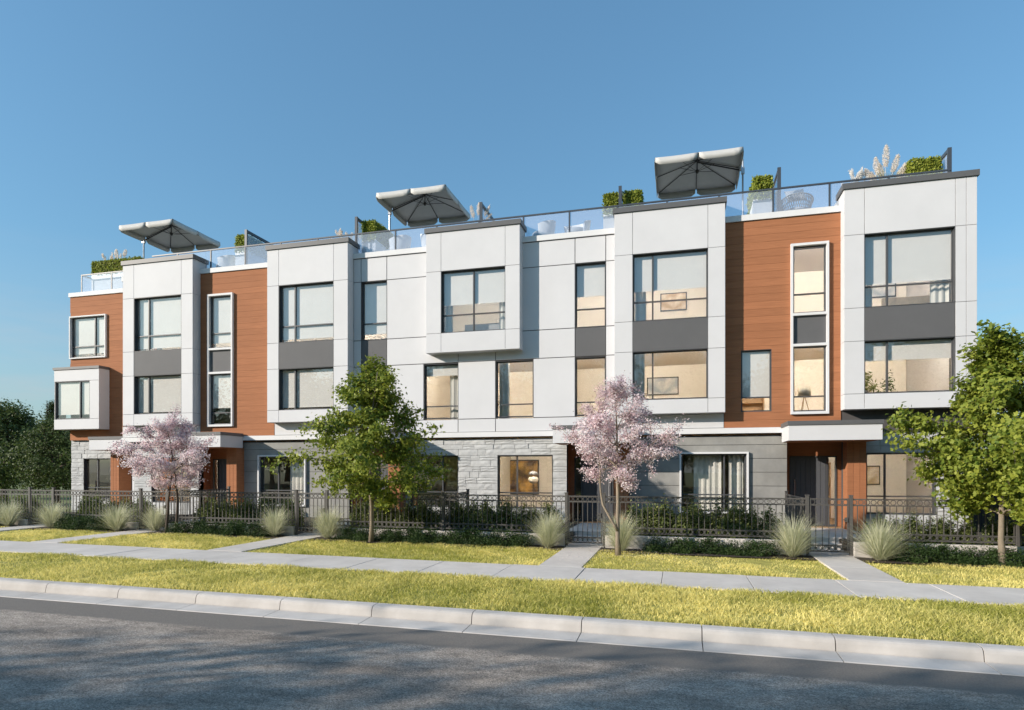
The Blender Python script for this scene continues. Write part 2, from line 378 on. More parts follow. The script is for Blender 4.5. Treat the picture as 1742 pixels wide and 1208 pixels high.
def window(x0, x1, z0, z1, y, rec=.11, mull=(), trans=(), blind=None, surround=0, liner=True, curtain=None):
    """frame with reveal; its panes (and blind, curtain, surround) are sub-parts"""
    f = .045; yf = y + rec; mb = MB()
    if liner:
        l = .014
        mb.box(x0, x0 + l, y + .005, yf, z0, z1).box(x1 - l, x1, y + .005, yf, z0, z1).box(x0 + l, x1 - l, y + .005, yf, z1 - l, z1).box(x0 + l, x1 - l, y + .005, yf, z0, z0 + l)
    mb.box(x0, x0 + f, yf, yf + .07, z0, z1).box(x1 - f, x1, yf, yf + .07, z0, z1)
    mb.box(x0 + f, x1 - f, yf, yf + .07, z1 - f, z1).box(x0 + f, x1 - f, yf, yf + .07, z0, z0 + f)
    vx = [x0 + f] + [v for m_ in mull for v in (m_ - .024, m_ + .024)] + [x1 - f]
    vz = [z0 + f] + [v for t_ in trans for v in (t_ - .02, t_ + .02)] + [z1 - f]
    for m_ in mull: mb.box(m_ - .024, m_ + .024, yf + .002, yf + .068, z0 + f, z1 - f)
    for i in range(0, len(vx), 2):
        for t_ in trans: mb.box(vx[i], vx[i + 1], yf + .004, yf + .066, t_ - .02, t_ + .02)
    w_ = T.part('window', mb, 'frame')
    for i in range(0, len(vx), 2):
        for j in range(0, len(vz), 2):
            g = MB(); a, b = random.uniform(-.0035, .0035), random.uniform(-.0035, .0035)      # panes never sit dead flat
            X0, X1, Z0, Z1 = vx[i], vx[i + 1], vz[j], vz[j + 1]; ym = yf + .035
            c = [(X0, ym - a, Z0), (X1, ym + a, Z0), (X1, ym + a + b, Z1), (X0, ym - a + b, Z1)]
            g.add(c + [(p[0], p[1] + .006, p[2]) for p in c], [(0, 1, 2, 3), (7, 6, 5, 4), (0, 4, 5, 1), (1, 5, 6, 2), (2, 6, 7, 3), (3, 7, 4, 0)])
            T.part('pane', g, 'glass', w_)
    if blind is not None:
        bl = MB().box(x0 + .02, x1 - .02, yf + .085, yf + .092, blind, z1 + .03).box(x0 + .02, x1 - .02, yf + .078, yf + .099, blind - .03, blind)
        T.part('roller_blind', bl, 'blind', w_)
    if curtain:
        for a, b in curtain:
            n = max(6, int((b - a) / .05)); V = []
            for i in range(n + 1):
                x = a + (b - a) * i / n; yy = yf + .25 + .035 * math.sin(i * 1.9)
                V += [(x, yy, z0 - .3), (x, yy, z1 + .1)]
            T.part('curtain', MB().add(V, [(2 * i, 2 * i + 2, 2 * i + 3, 2 * i + 1) for i in range(n)]), 'linen', w_, True)
    if surround:
        s_, d = surround, .09
        sm = MB().box(x0 - s_, x0, y - d, y + .1, z0 - s_, z1 + s_).box(x1, x1 + s_, y - d, y + .1, z0 - s_, z1 + s_).box(x0, x1, y - d, y + .1, z1, z1 + s_).box(x0, x1, y - d, y + .1, z0 - s_, z0)
        T.part('window_surround', sm, 'white_trim', w_)
    return w_
def panels(parent, rects, y, m='white_panel', th=.02, gap=.011):
    for (a, b, c, d) in rects:
        T.part('panel', MB().cbox(a + gap / 2, b - gap / 2, y, y + th, c + gap / 2, d - gap / 2, .003), m, parent)

# ---- openings of the upper main wall
UP = [(-11.02, -10.01, SL3, HD3), (-11.02, -10.01, BB, HD2), (-3.28, -2.28, SL3, HD3), (-3.28, -2.28, BB, HD2),
      (-8.6, -7.33, BB, HD2), (-5.99, -4.68, BB, HD2), (1.83, 2.70, 3.76, 5.64),
      (-17.46, -16.45, SL3 + .03, 8.66), (-17.46, -16.45, 3.73, 5.67), (3.29, 4.20, SL3 + .03, 8.66), (3.29, 4.20, 3.75, 5.67)]
BAYS = [(-21.23, -20.69, -18.44, -17.91, BB), (-14.63, -14.14, -11.89, -11.32, BB), (-8.35, -7.80, -5.54, -5.04, 5.97), (-1.97, -1.40, .85, 1.35, BB), (4.59, 5.12, 7.38, 7.90, BB)]
BO = [(b[1] - .1, b[2] + .1, max(b[4] + .25, 3.95), 9.1) for b in BAYS]
T.part('wall_core', cells(-21.67, 7.88, 3.11, 9.57, UP + BO, MW + .022, MW + .30), 'joint')
# ---- brown boards
def boards(x0, x1, z0, z1, op, y, n=28):
    wl = T.part('board_backing', B(x0, x1, y + .015, y + .0215, z1 - .02, z1), 'joint'); h = (z1 - z0) / n
    for i in range(n):
        a, b = z0 + i * h, z0 + (i + 1) * h
        for (p, q) in spans(x0, x1, a, b, op):
            oo = [o for o in op if o[0] < q and o[1] > p and o[2] < b - .01 and o[3] > a + .01]
            m_ = MB().add([(p, y - .0045, a + .0032), (q, y - .0045, a + .0032), (q, y + .02, a + .0032), (p, y + .02, a + .0032), (p, y, b), (q, y, b), (q, y + .02, b), (p, y + .02, b)],
                          [(0, 3, 2, 1), (4, 5, 6, 7), (0, 1, 5, 4), (1, 2, 6, 5), (2, 3, 7, 6), (3, 0, 4, 7)])
            T.part('board', m_, 'brown_board', wl)
        for o in op:
            p, q = max(o[0], x0), min(o[1], x1)
            for c, d in ((max(a, o[3]), b), (a, min(b, o[2]))):
                if o[2] < b - .01 and o[3] > a + .01 and d - c > .012 and not (c == a and d == b): T.part('board', B(p, q, y - .002, y + .02, c + .002, d), 'brown_board', wl)
boards(-17.91, -14.61, 3.28, 9.57, [(-17.5, -16.41, 3.69, 8.70)], MW)
boards(1.345, 4.60, 3.28, 9.57, [(3.25, 4.24, 3.71, 8.70), (1.83, 2.70, 3.76, 5.64)], MW)
# ---- white panels of the main wall
wp = T.part('panel_backing', B(-11.3, -2, MW + .016, MW + .021, 9.5, 9.56), 'joint')
rows = [(HD3, 9.57, [-11.32, -11.02, -10.01, -8.0]), (HD3, 9.57, [-5.4, -3.28, -2.28, -1.97]),
        (SL3, HD3, [-11.32, -11.02]), (SL3, HD3, [-10.01, -8.0]), (SL3, HD3, [-5.4, -3.28]), (SL3, HD3, [-2.28, -1.97]),
        (5.69, SL3, [-11.32, -11.02]), (5.69, SL3, [-10.01, -7.33, -5.99, -3.28]), (5.69, SL3, [-2.28, -1.97]),
        (BB, 5.69, [-11.32, -11.02]), (BB, 5.69, [-10.01, -8.6]), (BB, 5.69, [-7.33, -5.99]), (BB, 5.69, [-4.68, -3.28]), (BB, 5.69, [-2.28, -1.97]),
        (3.28, BB, [-14.605, -7.33, -5.99, 1.34]), (3.28, BB, [-21.67, -17.915])]
for a, b, xs in rows:
    panels(wp, [(xs[i], xs[i + 1], a, b) for i in range(len(xs) - 1)], MW, gap=.024)
for x0, x1 in ((-11.02, -10.01), (-3.28, -2.28)):
    T.part('spandrel_panel', MB().cbox(x0 + .012, x1 - .012, MW + .012, MW + .05, 5.70, SL3 - .01, .003), 'spandrel')
for x0, x1 in ((-17.46, -16.45), (3.29, 4.20)):
    T.part('spandrel_panel', B(x0, x1, MW - .01, MW + .05, 5.745, SL3 - .045), 'spandrel')
    fr = MB().box(x0 - .065, x0, MW - .10, MW + .1, 3.65, 8.735).box(x1, x1 + .065, MW - .10, MW + .1, 3.65, 8.735)
    for a, b in ((3.65, 3.73), (5.67, 5.745), (6.585, 6.66), (8.66, 8.735)): fr.box(x0, x1, MW - .098, MW + .1, a, b)
    T.part('window_surround', fr, 'white_trim')
# ---- bays
for bi, (x0, x1, x2, x3, zb) in enumerate(BAYS):
    yb = 20.55; d = .022
    op = [(x1, x2, SL3, HD3)] + ([(x1, x2, SL2, HD2)] if zb < 5 else [])
    core = cells(x0 + d, x3 - d, zb + .03, BT - .002, op, BW + d, BW + .16)
    core.box(x0 + d, x0 + .15, BW + .16, MW + .02, zb + .03, BT - .002).box(x3 - .15, x3 - d, BW + .16, MW + .02, zb + .03, BT - .002)
    core.box(x0 + d, x3 - d, MW + .02, yb - d, 9.6, BT - .002).box(x0 + .15, x3 - .15, BW + .16, MW + .02, 9.3, BT - .002).box(x0 + .15, x3 - .15, BW + .16, MW + .02, zb + .03, zb + .22)
    by = T.part('bay', core, 'joint')
    zs = [zb, SL2, HD2, SL3, HD3, BT] if zb < 5 else [zb, SL3, HD3, BT]
    cols = [(x0, x1), (x2, x3)] if bi < 4 else [(x0, x1), (x2, 7.64), (7.64, x3)]
    R_ = [(a, b, zs[i], zs[i + 1]) for a, b in cols for i in range(len(zs) - 1)] + [(x1, x2, HD3, BT), (x1, x2, zb, zs[1])]
    panels(by, R_, BW)
    if zb < 5: T.part('spandrel_panel', MB().cbox(x1 + .004, x2 - .004, BW + .008, BW + .05, HD2 + .006, SL3 - .006, .003), 'spandrel', by)
    for sx, s0 in ((x0, 1), (x3, -1)):           # side cheeks
        for i in range(len(zs) - 1):
            yback = (yb if zs[i + 1] > 9.6 else MW + .015)
            a, b = sorted((sx + s0 * .002, sx + s0 * .02))
            m_ = MB()
            if zs[i + 1] > 9.6:
                m_.box(a, b, BW + .021, MW + .012, zs[i] + .005, zs[i + 1] - .005).box(a, b, MW + .012, yb, 9.76, zs[i + 1] - .005)
            else: m_.box(a, b, BW + .021, yback, zs[i] + .005, zs[i + 1] - .005)
            T.part('panel', m_, 'white_panel', by)
    T.part('back_panel', B(x0 + .02, x3 - .02, yb - .02, yb, 9.5, BT - .003), 'white_panel', by)
    T.part('soffit', B(x0 + .004, x3 - .004, BW + .004, MW + .018, zb + .004, zb + .029), 'white_panel', by)
    T.part('coping', B(x0 - .045, x3 + .045, BW - .045, yb + .04, BT, BT + .16), 'charcoal', by)
    fr = x1 + .27 * (x2 - x1)
    if bi == 2: window(x1, x2, SL3, HD3, BW, .11, [(x1 + x2) / 2], [7.24], blind=7.62, curtain=[(x1 + .03, x1 + .3), (x2 - .3, x2 - .03)])
    else:
        window(x1, x2, SL3, HD3, BW, .11, [fr], [7.24], blind=[6.78, 6.80, 0, 7.62, 7.35][bi], curtain=[None, None, None, [(x1 + .05, x1 + .4)], [(x1 + .03, x1 + .28), (x2 - .5, x2 - .04)]][bi])
        window(x1, x2, SL2, HD2, BW, .11, [fr], [], blind=[4.28, 4.30, 0, None, 5.15][bi], curtain=[None, None, None, [(x1 + .03, x1 + .35)], None][bi])
# ---- windows of the main wall
for x0, x1 in ((-11.02, -10.01), (-3.28, -2.28)):
    window(x0, x1, SL3, HD3, MW, .10, [], [7.24], blind=7.7 if x0 > -5 else 6.9); window(x0, x1, BB + .03, HD2 - .02, MW, .10, [], [4.2])
window(-8.6, -7.33, BB + .03, HD2 - .02, MW, .10, [], [4.2], blind=5.3, curtain=[(-7.75, -7.36)]); window(-5.99, -4.68, BB + .03, HD2 - .02, MW, .10, [], [4.2], curtain=[(-5.95, -5.6)])
window(1.83, 2.70, 3.76, 5.64, MW, .06, [], [4.2], blind=4.25)
for x0, x1 in ((-17.46, -16.45), (3.29, 4.20)):
    window(x0, x1, SL3 + .03, 8.66, MW, .02, [], [7.24], blind=6.9 if x0 < 0 else None, liner=False)
    window(x0, x1, 3.73, 5.67, MW, .02, [], [4.18], blind=4.4 if x0 < 0 else None, liner=False)
# ---- parapet, band
def runs(x0, x1, cut): return spans(x0, x1, 0, 1, [(a, b, -1, 2) for a, b in cut])
for a, b in runs(-21.67, 7.9, [(q[0], q[3]) for q in BAYS]):
    T.part('parapet_cap', B(a, b, MW - .05, 20.52, 9.578, 9.755), 'white_trim')
    T.part('drip_edge', B(a, b, MW - .012, 20.4, 9.566, 9.578), 'joint')
T.part('string_band', B(-21.67, 4.60, MW - .05, GW + .06, 3.11, 3.276), 'white_trim')
# ---- left wing
lo = [(-25.80, -23.90, 6.90, 8.66)]; oo = [(-26.0, -24.28, 4.0, 5.9)]
T.part('wall_core', cells(-25.88, -21.2, 3.28, 9.57, lo + [(-25.8, -24.0, 3.95, 6.1)], LW + .022, LW + .25), 'joint')
boards(-25.88, -21.25, 3.28, 9.57, [(-25.86, -23.86, 6.86, 8.70), (-26, -23.74, 3.74, 6.39)], LW)
window(-25.80, -23.90, 6.90, 8.66, LW, .02, [-24.53], [7.38], blind=7.1, surround=.05, liner=False)
T.part('parapet_cap', B(-25.93, -21.2, LW - .05, LW + .3, 9.578, 9.755), 'white_trim')
ob = T.part('bay', cells(-26.16, -23.74, 3.76, 6.29, [(-26.1, -24.25, SL2, 5.80)], 20.982, 21.45), 'joint')
panels(ob, [(-26.18, -23.72, 5.80, 6.30), (-26.18, -23.72, BB, SL2), (-24.23, -23.72, SL2, 5.80)], 20.96)
T.part('panel', B(-23.74, -23.722, 20.981, 21.47, BB + .004, 6.296), 'white_panel', ob); T.part('panel', B(-26.178, -26.16, 20.981, 21.47, BB + .004, 6.296), 'white_panel', ob)
T.part('soffit', B(-26.17, -23.73, 20.97, 21.46, BB + .004, BB + .03), 'white_panel', ob)
T.part('coping', B(-26.21, -23.69, 20.92, 21.44, 6.30, 6.41), 'charcoal', ob)
window(-26.1, -24.23, SL2, 5.80, 20.96, .03, [-24.78], [], blind=4.4)
# ---- ground floor
GO = dict(bay2=(-20.35, -18.5), c2=(-15.30, -13.36), s1=(-9.15, -7.37), s2=(-5.95, -4.04), c3=(.07, 2.0), s3=(5.30, 7.08))
G0, G1 = .70, 2.49
def stone_wall(x0, x1, z1, op, y):
    wl = T.part('stone_wall', cells(x0, x1, .0, z1, op, y + .035, y + .28), 'mortar')
    zs = [.20, .42, .70, .89, 1.12, 1.31, 1.53, 1.72, 1.93, 2.10, 2.32, 2.49, 2.70, 2.86, 3.03] + ([3.23, 3.45, 3.72] if z1 > 3.2 else [])
    for j in range(len(zs) - 1):
        for (a, b) in spans(x0, x1, zs[j], zs[j + 1], op):
            x = a
            while x < b - .02:
                l = random.choice((.3, .42, .5, .62, .75)) * random.uniform(.85, 1.15); e = x + l
                if b - e < .22: e = b
                cuts = [(zs[j], zs[j + 1])]
                if random.random() < .16: zm = zs[j] + (zs[j + 1] - zs[j]) * random.uniform(.4, .6); cuts = [(zs[j], zm), (zm, zs[j + 1])]
                for c, d in cuts:
                    nx, nz = max(2, int((e - x) / .14)), 2; V = []; F_ = []; dx = random.uniform(-.008, .009); tl = random.uniform(-.012, .012)
                    for q in range(nz + 1):
                        for p in range(nx + 1):
                            edge = p in (0, nx) or q in (0, nz)
                            V.append((x + .005 + (e - x - .010) * p / nx, y + dx + tl * (p / nx - .5) + (random.uniform(.004, .010) if edge else random.uniform(-.010, .007)), c + .005 + (d - c - .010) * q / nz))
                    for q in range(nz):
                        for p in range(nx):
                            i = q * (nx + 1) + p; F_.append((i, i + 1, i + nx + 2, i + nx + 1))
                    n0 = len(V); rim = [p for p in range(nx + 1)] + [(nx + 1) * q + nx for q in range(1, nz + 1)] + [(nx + 1) * nz + p for p in range(nx - 1, -1, -1)] + [(nx + 1) * q for q in range(nz - 1, 0, -1)]
                    V += [(V[i][0], y + .06, V[i][2]) for i in rim]
                    for i in range(len(rim)): F_.append((rim[(i + 1) % len(rim)], rim[i], n0 + i, n0 + (i + 1) % len(rim)))
                    T.part('stone', MB().add(V, F_), 'stone', wl)
                x = e
def concrete_wall(x0, x1, op, y):
    wl = T.part('concrete_wall', cells(x0, x1, .0, 3.05, op, y + .03, y + .28), 'joint')
    zs = [.10, .66, 1.08, 1.50, 1.92, 2.34, 2.76, 3.03]
    for j in range(len(zs) - 1):
        for a, b in spans(x0, x1, zs[j], zs[j + 1], op):
            T.part('concrete_panel', MB().cbox(a, b, y, y + .031, zs[j] + .005, zs[j + 1] - .005, .006), 'concrete_panel', wl)
        for o in op:
            for c, d in ((max(zs[j], o[3]), zs[j + 1]), (zs[j], min(zs[j + 1], o[2]))):
                if o[2] < zs[j + 1] - .01 and o[3] > zs[j] + .01 and d - c > .015: T.part('concrete_panel', B(o[0], o[1], y + .001, y + .031, c, d - (.005 if d == zs[j + 1] else 0)), 'concrete_panel', wl)
def gop(k): return (*GO[k], G0, G1)
stone_wall(-21.2, -18.1, 3.05, [gop('bay2')], GW)
concrete_wall(-16.05, -11.55, [(GO['c2'][0] - .05, GO['c2'][1] + .05, G0 - .05, G1 + .05)], GW)
stone_wall(-9.34, -3.57, 3.05, [gop('s1'), gop('s2')], GW)
concrete_wall(-1.54, 3.15, [(GO['c3'][0] - .05, GO['c3'][1] + .05, G0 - .05, G1 + .05)], GW)
stone_wall(5.19, 7.90, 3.72, [gop('s3')], GW)
stone_wall(-25.95, -23.16, 3.27, [(-25.26, -23.78, G0, G1)], LW + .1)
T.part('wall_core', B(4.60, 5.19, GW + .04, GW + .28, 3.05, BB), 'mortar')
stone_wall(4.62, 5.19, 3.72, [(4, 6, 0, 3.30)], GW - .003)
window(*GO['bay2'], G0, G1, GW, .10, [-19.0], [1.22]); window(*GO['c2'], G0, G1, GW, .05, [-14.54], [1.22], surround=.055, curtain=[(-14.2, -13.5)])
window(*GO['s1'], G0, G1, GW, .10, [-7.97], [1.22]); window(*GO['s2'], G0, G1, GW, .10, [-5.29], [1.22])
window(*GO['c3'], G0, G1, GW, .05, [1.35], [1.22], surround=.055, curtain=[(.45, 1.28), (1.5, 1.93)]); window(*GO['s3'], G0, G1, GW, .10, [5.81], [1.22])
window(-25.26, -23.78, G0, G1, LW + .1, .10, [-24.59], [1.22])
# ---- entries: recess, door, sidelight, pier, canopy
def entry(x0, x1, pier, can, door, side, yb=20.95, yf=GW, ycan=18.95, yp=19.88):
    mb = cells(x0 - .1, x1 + .1, .26, 3.1, [(door[0] - .04, door[1] + .04, 0, 2.42), (side[0], side[1], 0, 2.42)], yb, yb + .2)
    T.part('entry_wall', mb, 'brown_board')
    T.part('entry_wall', B(x0 - .1, x0, yf + .031, yb, .2, 3.1), 'brown_board'); T.part('entry_wall', B(x1, x1 + .1, yf + .031, yb, .2, 3.1), 'brown_board')
    T.part('entry_ceiling', B(x0, x1, yf + .05, yb, 2.95, 3.1), 'brown_board')
    dr = MB().box(door[0], door[1], yb + .02, yb + .07, .27, 2.38)
    d = T.part('door', dr, 'door'); wd = (door[1] - door[0]); n = 7
    for i in range(n):
        a = door[0] + wd * i / n
        T.part('door_plank', B(a + .006, a + wd / n - .006, yb + .006, yb + .021, .29, 2.36), 'door', d)
    hx = door[0] + .1 if side[0] > door[0] else door[1] - .1
    T.part('handle', MB().tube([(hx, yb - .05, .9), (hx, yb - .05, 1.7)], .014).tube([(hx, yb - .05, 1.0), (hx, yb + .02, 1.0)], .01).tube([(hx, yb - .05, 1.6), (hx, yb + .02, 1.6)], .01), 'alu', d)
    fm = MB()
    for a, b in ((door[0] - .04, door[0]), (door[1], door[1] + .04), (side[0], side[0] + .03), (side[1] - .03, side[1])): fm.box(a, b, yb - .02, yb + .1, .26, 2.42)
    fm.box(door[0], door[1], yb - .02, yb + .1, 2.38, 2.42).box(side[0] + .03, side[1] - .03, yb - .02, yb + .1, 2.38, 2.42).box(side[0] + .03, side[1] - .03, yb - .02, yb + .1, .26, .32)
    sf = T.part('sidelight', fm, 'frame'); T.part('pane', B(side[0] + .03, side[1] - .03, yb + .03, yb + .036, .32, 2.38), 'glass', sf)
    p = T.part('pier', B(pier[0] + .01, pier[1] - .01, yp + .02, yf + .28, .2, 2.85), 'joint'); n = 3; wd = (pier[1] - pier[0]) / n
    for i in range(n): T.part('pier_board', MB().cbox(pier[0] + i * wd + .003, pier[0] + (i + 1) * wd - .003, yp, yp + .02, .22, 2.82, .003), 'brown_board', p)
    for sx in (pier[0], pier[1] - .012): T.part('pier_board', B(sx, sx + .012, yp + .02, yf + .05, .22, 2.82), 'brown_board', p)
    c = T.part('canopy', B(can[0], can[1], ycan, yf - .16 + .012, 2.82, 3.25), 'white_panel'); T.part('canopy_cap', B(can[0] - .03, can[1] + .03, ycan - .03, yf - .16 + .006, 3.25, 3.365), 'charcoal', c)
    T.part('canopy_soffit', B(can[0] + .05, can[1] - .05, ycan + .05, yf - .2, 2.806, 2.82), 'brown_board', c)
entry(-18.1, -16.05, (-16.46, -16.01), (-18.31, -15.95), (-17.70, -16.72), (-17.97, -17.73))
entry(-11.55, -9.34, (-9.80, -9.34), (-11.66, -9.30), (-11.08, -10.10), (-11.36, -11.12))
entry(-3.57, -1.54, (-1.98, -1.54), (-3.77, -1.41), (-3.13, -2.15), (-3.42, -3.17))
entry(3.15, 5.19, (4.69, 5.19), (2.98, 5.34), (3.36, 4.34), (4.39, 4.65))
entry(-23.16, -21.2, (-23.16, -22.71), (-23.72, -21.35), (-22.35, -21.4), (-22.62, -22.39), yb=22.1, yf=LW + .1, ycan=20.5, yp=21.0)
# ---- shell: sides, rear, slabs, rooms
sh = MB().box(-25.88, -25.7, LW + .26, 31, .0, 9.57).box(7.70, 7.90, GW + .3, 31, 0, 9.56).box(-25.7, 7.7, 30.8, 31, 0, 9.57).box(-21.6, -21.4, GW + .3, LW + .3, 0, 9.56)
T.part('outer_wall', sh, 'white_panel')
T.part('roof_deck', MB().box(-21.38, 7.69, MW + .31, 30.8, 9.22, 9.66).box(-25.7, -21.38, LW + .26, 30.8, 9.22, 9.66), 'deck')
for z0_, z1_ in ((6.02, 6.24), (3.02, 3.27), (.1, .255)):
    T.part('floor_slab', MB().box(-21.38, 7.69, GW + .29, 24.6, z0_, z1_).box(-25.69, -21.38, LW + .40, 24.6, z0_, z1_), 'oak')
T.part('interior_wall', B(-25.69, 7.68, 24.6, 24.7, .26, 9.2), 'plaster')
for zz0, zz1, xs_ in ((.26, 3.0, (-22.45, -16.25, -9.6, -6.7, -3.55, 3.05)), (3.28, 9.2, (-22.45, -15.7, -9.25, -4.2, 1.55))):
    for x in xs_: T.part('interior_wall', B(x - .06, x + .06, 20.98 if x > -22 else 22.4, 24.59, zz0, zz1), 'plaster')
for z in (2.98, 5.98, 9.18):
    T.part('ceiling_panel', MB().box(-21.37, 7.68, 20.6, 24.58, z, z + .03).box(-25.68, -21.37, 21.9, 24.58, z, z + .03), 'ceiling')
# hidden glowing strips above the window heads, added to brighten the rooms
m_, n_, b_ = nodes('added_glow'); b_.inputs['Emission Color'].default_value = (1, .80, .55, 1); b_.inputs['Emission Strength'].default_value = 85; b_.inputs['Emission Color'].default_value = (1, .90, .76, 1)
m_, n_, b_ = nodes('added_glow_cool'); b_.inputs['Emission Color'].default_value = (1, .90, .78, 1); b_.inputs['Emission Strength'].default_value = 65
for z0_, z1_, xs_ in ((8.97, 9.15, (-24.6, -19.6, -17.0, -13.0, -10.5, -6.7, -2.8, -.3, 2.6, 3.9, 6.2)), (5.83, 5.96, (-8.0, -5.3, -2.8, -.3, 2.4, 4.0, 6.2)), (2.62, 2.80, (-19.4, -5.0, 6.2))):
    for x in xs_:
        w_ = .8 if z0_ > 3 else .5; T.part('hidden_glow_strip', B(x - w_, x + w_, 20.60 if x > -22 else 21.86, 20.63 if x > -22 else 21.89, z0_, z1_), 'added_glow_cool' if z0_ > 8 else 'added_glow')
# ---- roof railing
rl = MB().box(-20.4, 7.5, 20.385, 20.435, 10.53, 10.575); rr = T.part('roof_railing', rl, 'rail')
px_ = [-19.18 + 1.568 * i for i in range(17)] + [7.44]
for i, x in enumerate(px_):
    z0 = 10.221 if any(b[0] - .05 < x < b[3] + .05 for b in BAYS) else 9.756
    T.part('post', B(x - .025, x + .025, 20.39, 20.43, z0, 10.529), 'rail', rr)
for i in range(len(px_) - 1):
    for a, b in runs(px_[i] + .03, px_[i + 1] - .03, [(q[0] - .06, q[3] + .06) for q in BAYS]): T.part('glass_pane', B(a, b, 20.404, 20.416, 9.79, 10.52), 'rail_glass', rr)
    for q in BAYS:
        a, b = max(px_[i] + .03, q[0] - .055), min(px_[i + 1] - .03, q[3] + .055)
        if b > a + .03: T.part('glass_pane', B(a, b, 20.404, 20.416, 10.235, 10.52), 'rail_glass', rr)
rl = MB().box(-25.42, -21.3, 21.575, 21.62, 10.53, 10.575).box(-25.42, -25.37, 21.62, 25, 10.53, 10.575); rr = T.part('roof_railing', rl, 'rail')
lp = [-25.4, -23.75, -22.1]
for x in lp: T.part('post', B(x - .025, x + .025, 21.58, 21.61, 9.756, 10.529), 'rail', rr)
for i in range(2): T.part('glass_pane', B(lp[i] + .03, lp[i + 1] - .03, 21.59, 21.602, 9.79, 10.52), 'rail_glass', rr)
T.part('glass_pane', B(-25.402, -25.39, 21.66, 25, 9.79, 10.52), 'rail_glass', rr)
for x in (-16.1, -11.39, -6.61, -1.85, 2.96, 7.5):
    fm = MB().box(x - .05, x + .05, 20.5, 20.56, 9.66, 11.24).box(x - .03, x + .03, 20.56, 23.6, 11.14, 11.24).box(x - .03, x + .03, 23.54, 23.6, 9.66, 11.14).box(x - .03, x + .03, 20.56, 23.54, 9.5, 9.58)
    sc = T.part('privacy_screen', fm, 'rail'); T.part('glass_pane', B(x - .008, x + .008, 20.57, 23.53, 9.59, 11.13), 'rail_glass', sc)

# ------------------------------------------------------------------ foliage helpers (numpy)
rng = np.random.default_rng(11)
def np_mesh(name, V, F, m, tint=None, smooth=False):
    me = bpy.data.meshes.new(name); V = np.asarray(V, np.float32); F = np.asarray(F, np.int32); k = F.shape[1]
    me.vertices.add(len(V)); me.vertices.foreach_set('co', V.ravel())
    me.loops.add(F.size); me.loops.foreach_set('vertex_index', F.ravel())
    me.polygons.add(len(F)); me.polygons.foreach_set('loop_start', np.arange(0, F.size, k, dtype=np.int32))
    if tint is not None:
        at = me.attributes.new('tint', 'FLOAT', 'POINT'); at.data.foreach_set('value', np.asarray(tint, np.float32))
    me.materials.append(M[m]); me.update(calc_edges=True)
    if smooth: me.shade_smooth()
    return me
LEAF = {  # outline in the leaf's own plane (x across, y along, z fold) and its triangles
    'oval': (np.array([(0, 0, 0), (.32, .45, .05), (0, 1, -.08), (-.32, .45, .05)]), [(0, 1, 2), (0, 2, 3)]),
    'maple': (np.array([(0, 0, 0), (.5, .18, .06), (.62, .62, .02), (.22, .66, .06), (0, 1.08, -.12), (-.22, .66, .06), (-.62, .62, .02), (-.5, .18, .06)]),
              [(0, 1, 2), (0, 2, 3), (0, 3, 4), (0, 4, 5), (0, 5, 6), (0, 6, 7)]),
    'flower': (np.array([(0, 0, -.1), (.5, .1, .1), (.38, .55, .05), (0, .68, .12), (-.38, .55, .05), (-.5, .1, .1)]), [(0, 1, 2), (0, 2, 3), (0, 3, 4), (0, 4, 5)]),
    'narrow': (np.array([(0, 0, 0), (.13, .4, .03), (0, 1, -.12), (-.13, .4, .03)]), [(0, 1, 2), (0, 2, 3)]),
}
def leaves(P, size, kind='oval', up=.5, outward=None, tint=None, spread=.35):
    """many leaves at points P; returns vertices, triangles, tint per vertex"""
    tv, tf = LEAF[kind]; tf = np.array(tf); N = len(P); P = np.asarray(P)
    nrm = rng.normal(size=(N, 3)); nrm[:, 2] += up * 2
    if outward is not None: nrm += outward * 1.2
    nrm /= np.linalg.norm(nrm, axis=1)[:, None]
    d = rng.normal(size=(N, 3)); d -= (d * nrm).sum(1)[:, None] * nrm; d /= np.linalg.norm(d, axis=1)[:, None]
    a = np.cross(d, nrm); s = size * rng.uniform(1 - spread, 1 + spread, N)
    W = P[:, None, :] + s[:, None, None] * (tv[None, :, 0:1] * a[:, None] + tv[None, :, 1:2] * d[:, None] + tv[None, :, 2:3] * nrm[:, None])
    F = (tf[None] + (np.arange(N) * len(tv))[:, None, None]).reshape(-1, 3)
    t = rng.uniform(0, 1, N) if tint is None else np.clip(tint, 0, 1)
    return W.reshape(-1, 3), F, np.repeat(t, len(tv))
def merge(parts):
    V = []; F = []; Tn = []; k = 0
    for v, f, t in parts: V.append(v); F.append(f + k); Tn.append(t); k += len(v)
    return np.vstack(V), np.vstack(F), np.concatenate(Tn)
def curve(p, d, l, n, bend, jit, r):
    """wandering branch"""
    pts = [np.array(p, float)]; d = np.array(d, float); d /= np.linalg.norm(d)
    for i in range(n):
        d = d + np.array((0, 0, bend)) / n + r.normal(size=3) * jit; d /= np.linalg.norm(d); pts.append(pts[-1] + d * l / n)
    return pts
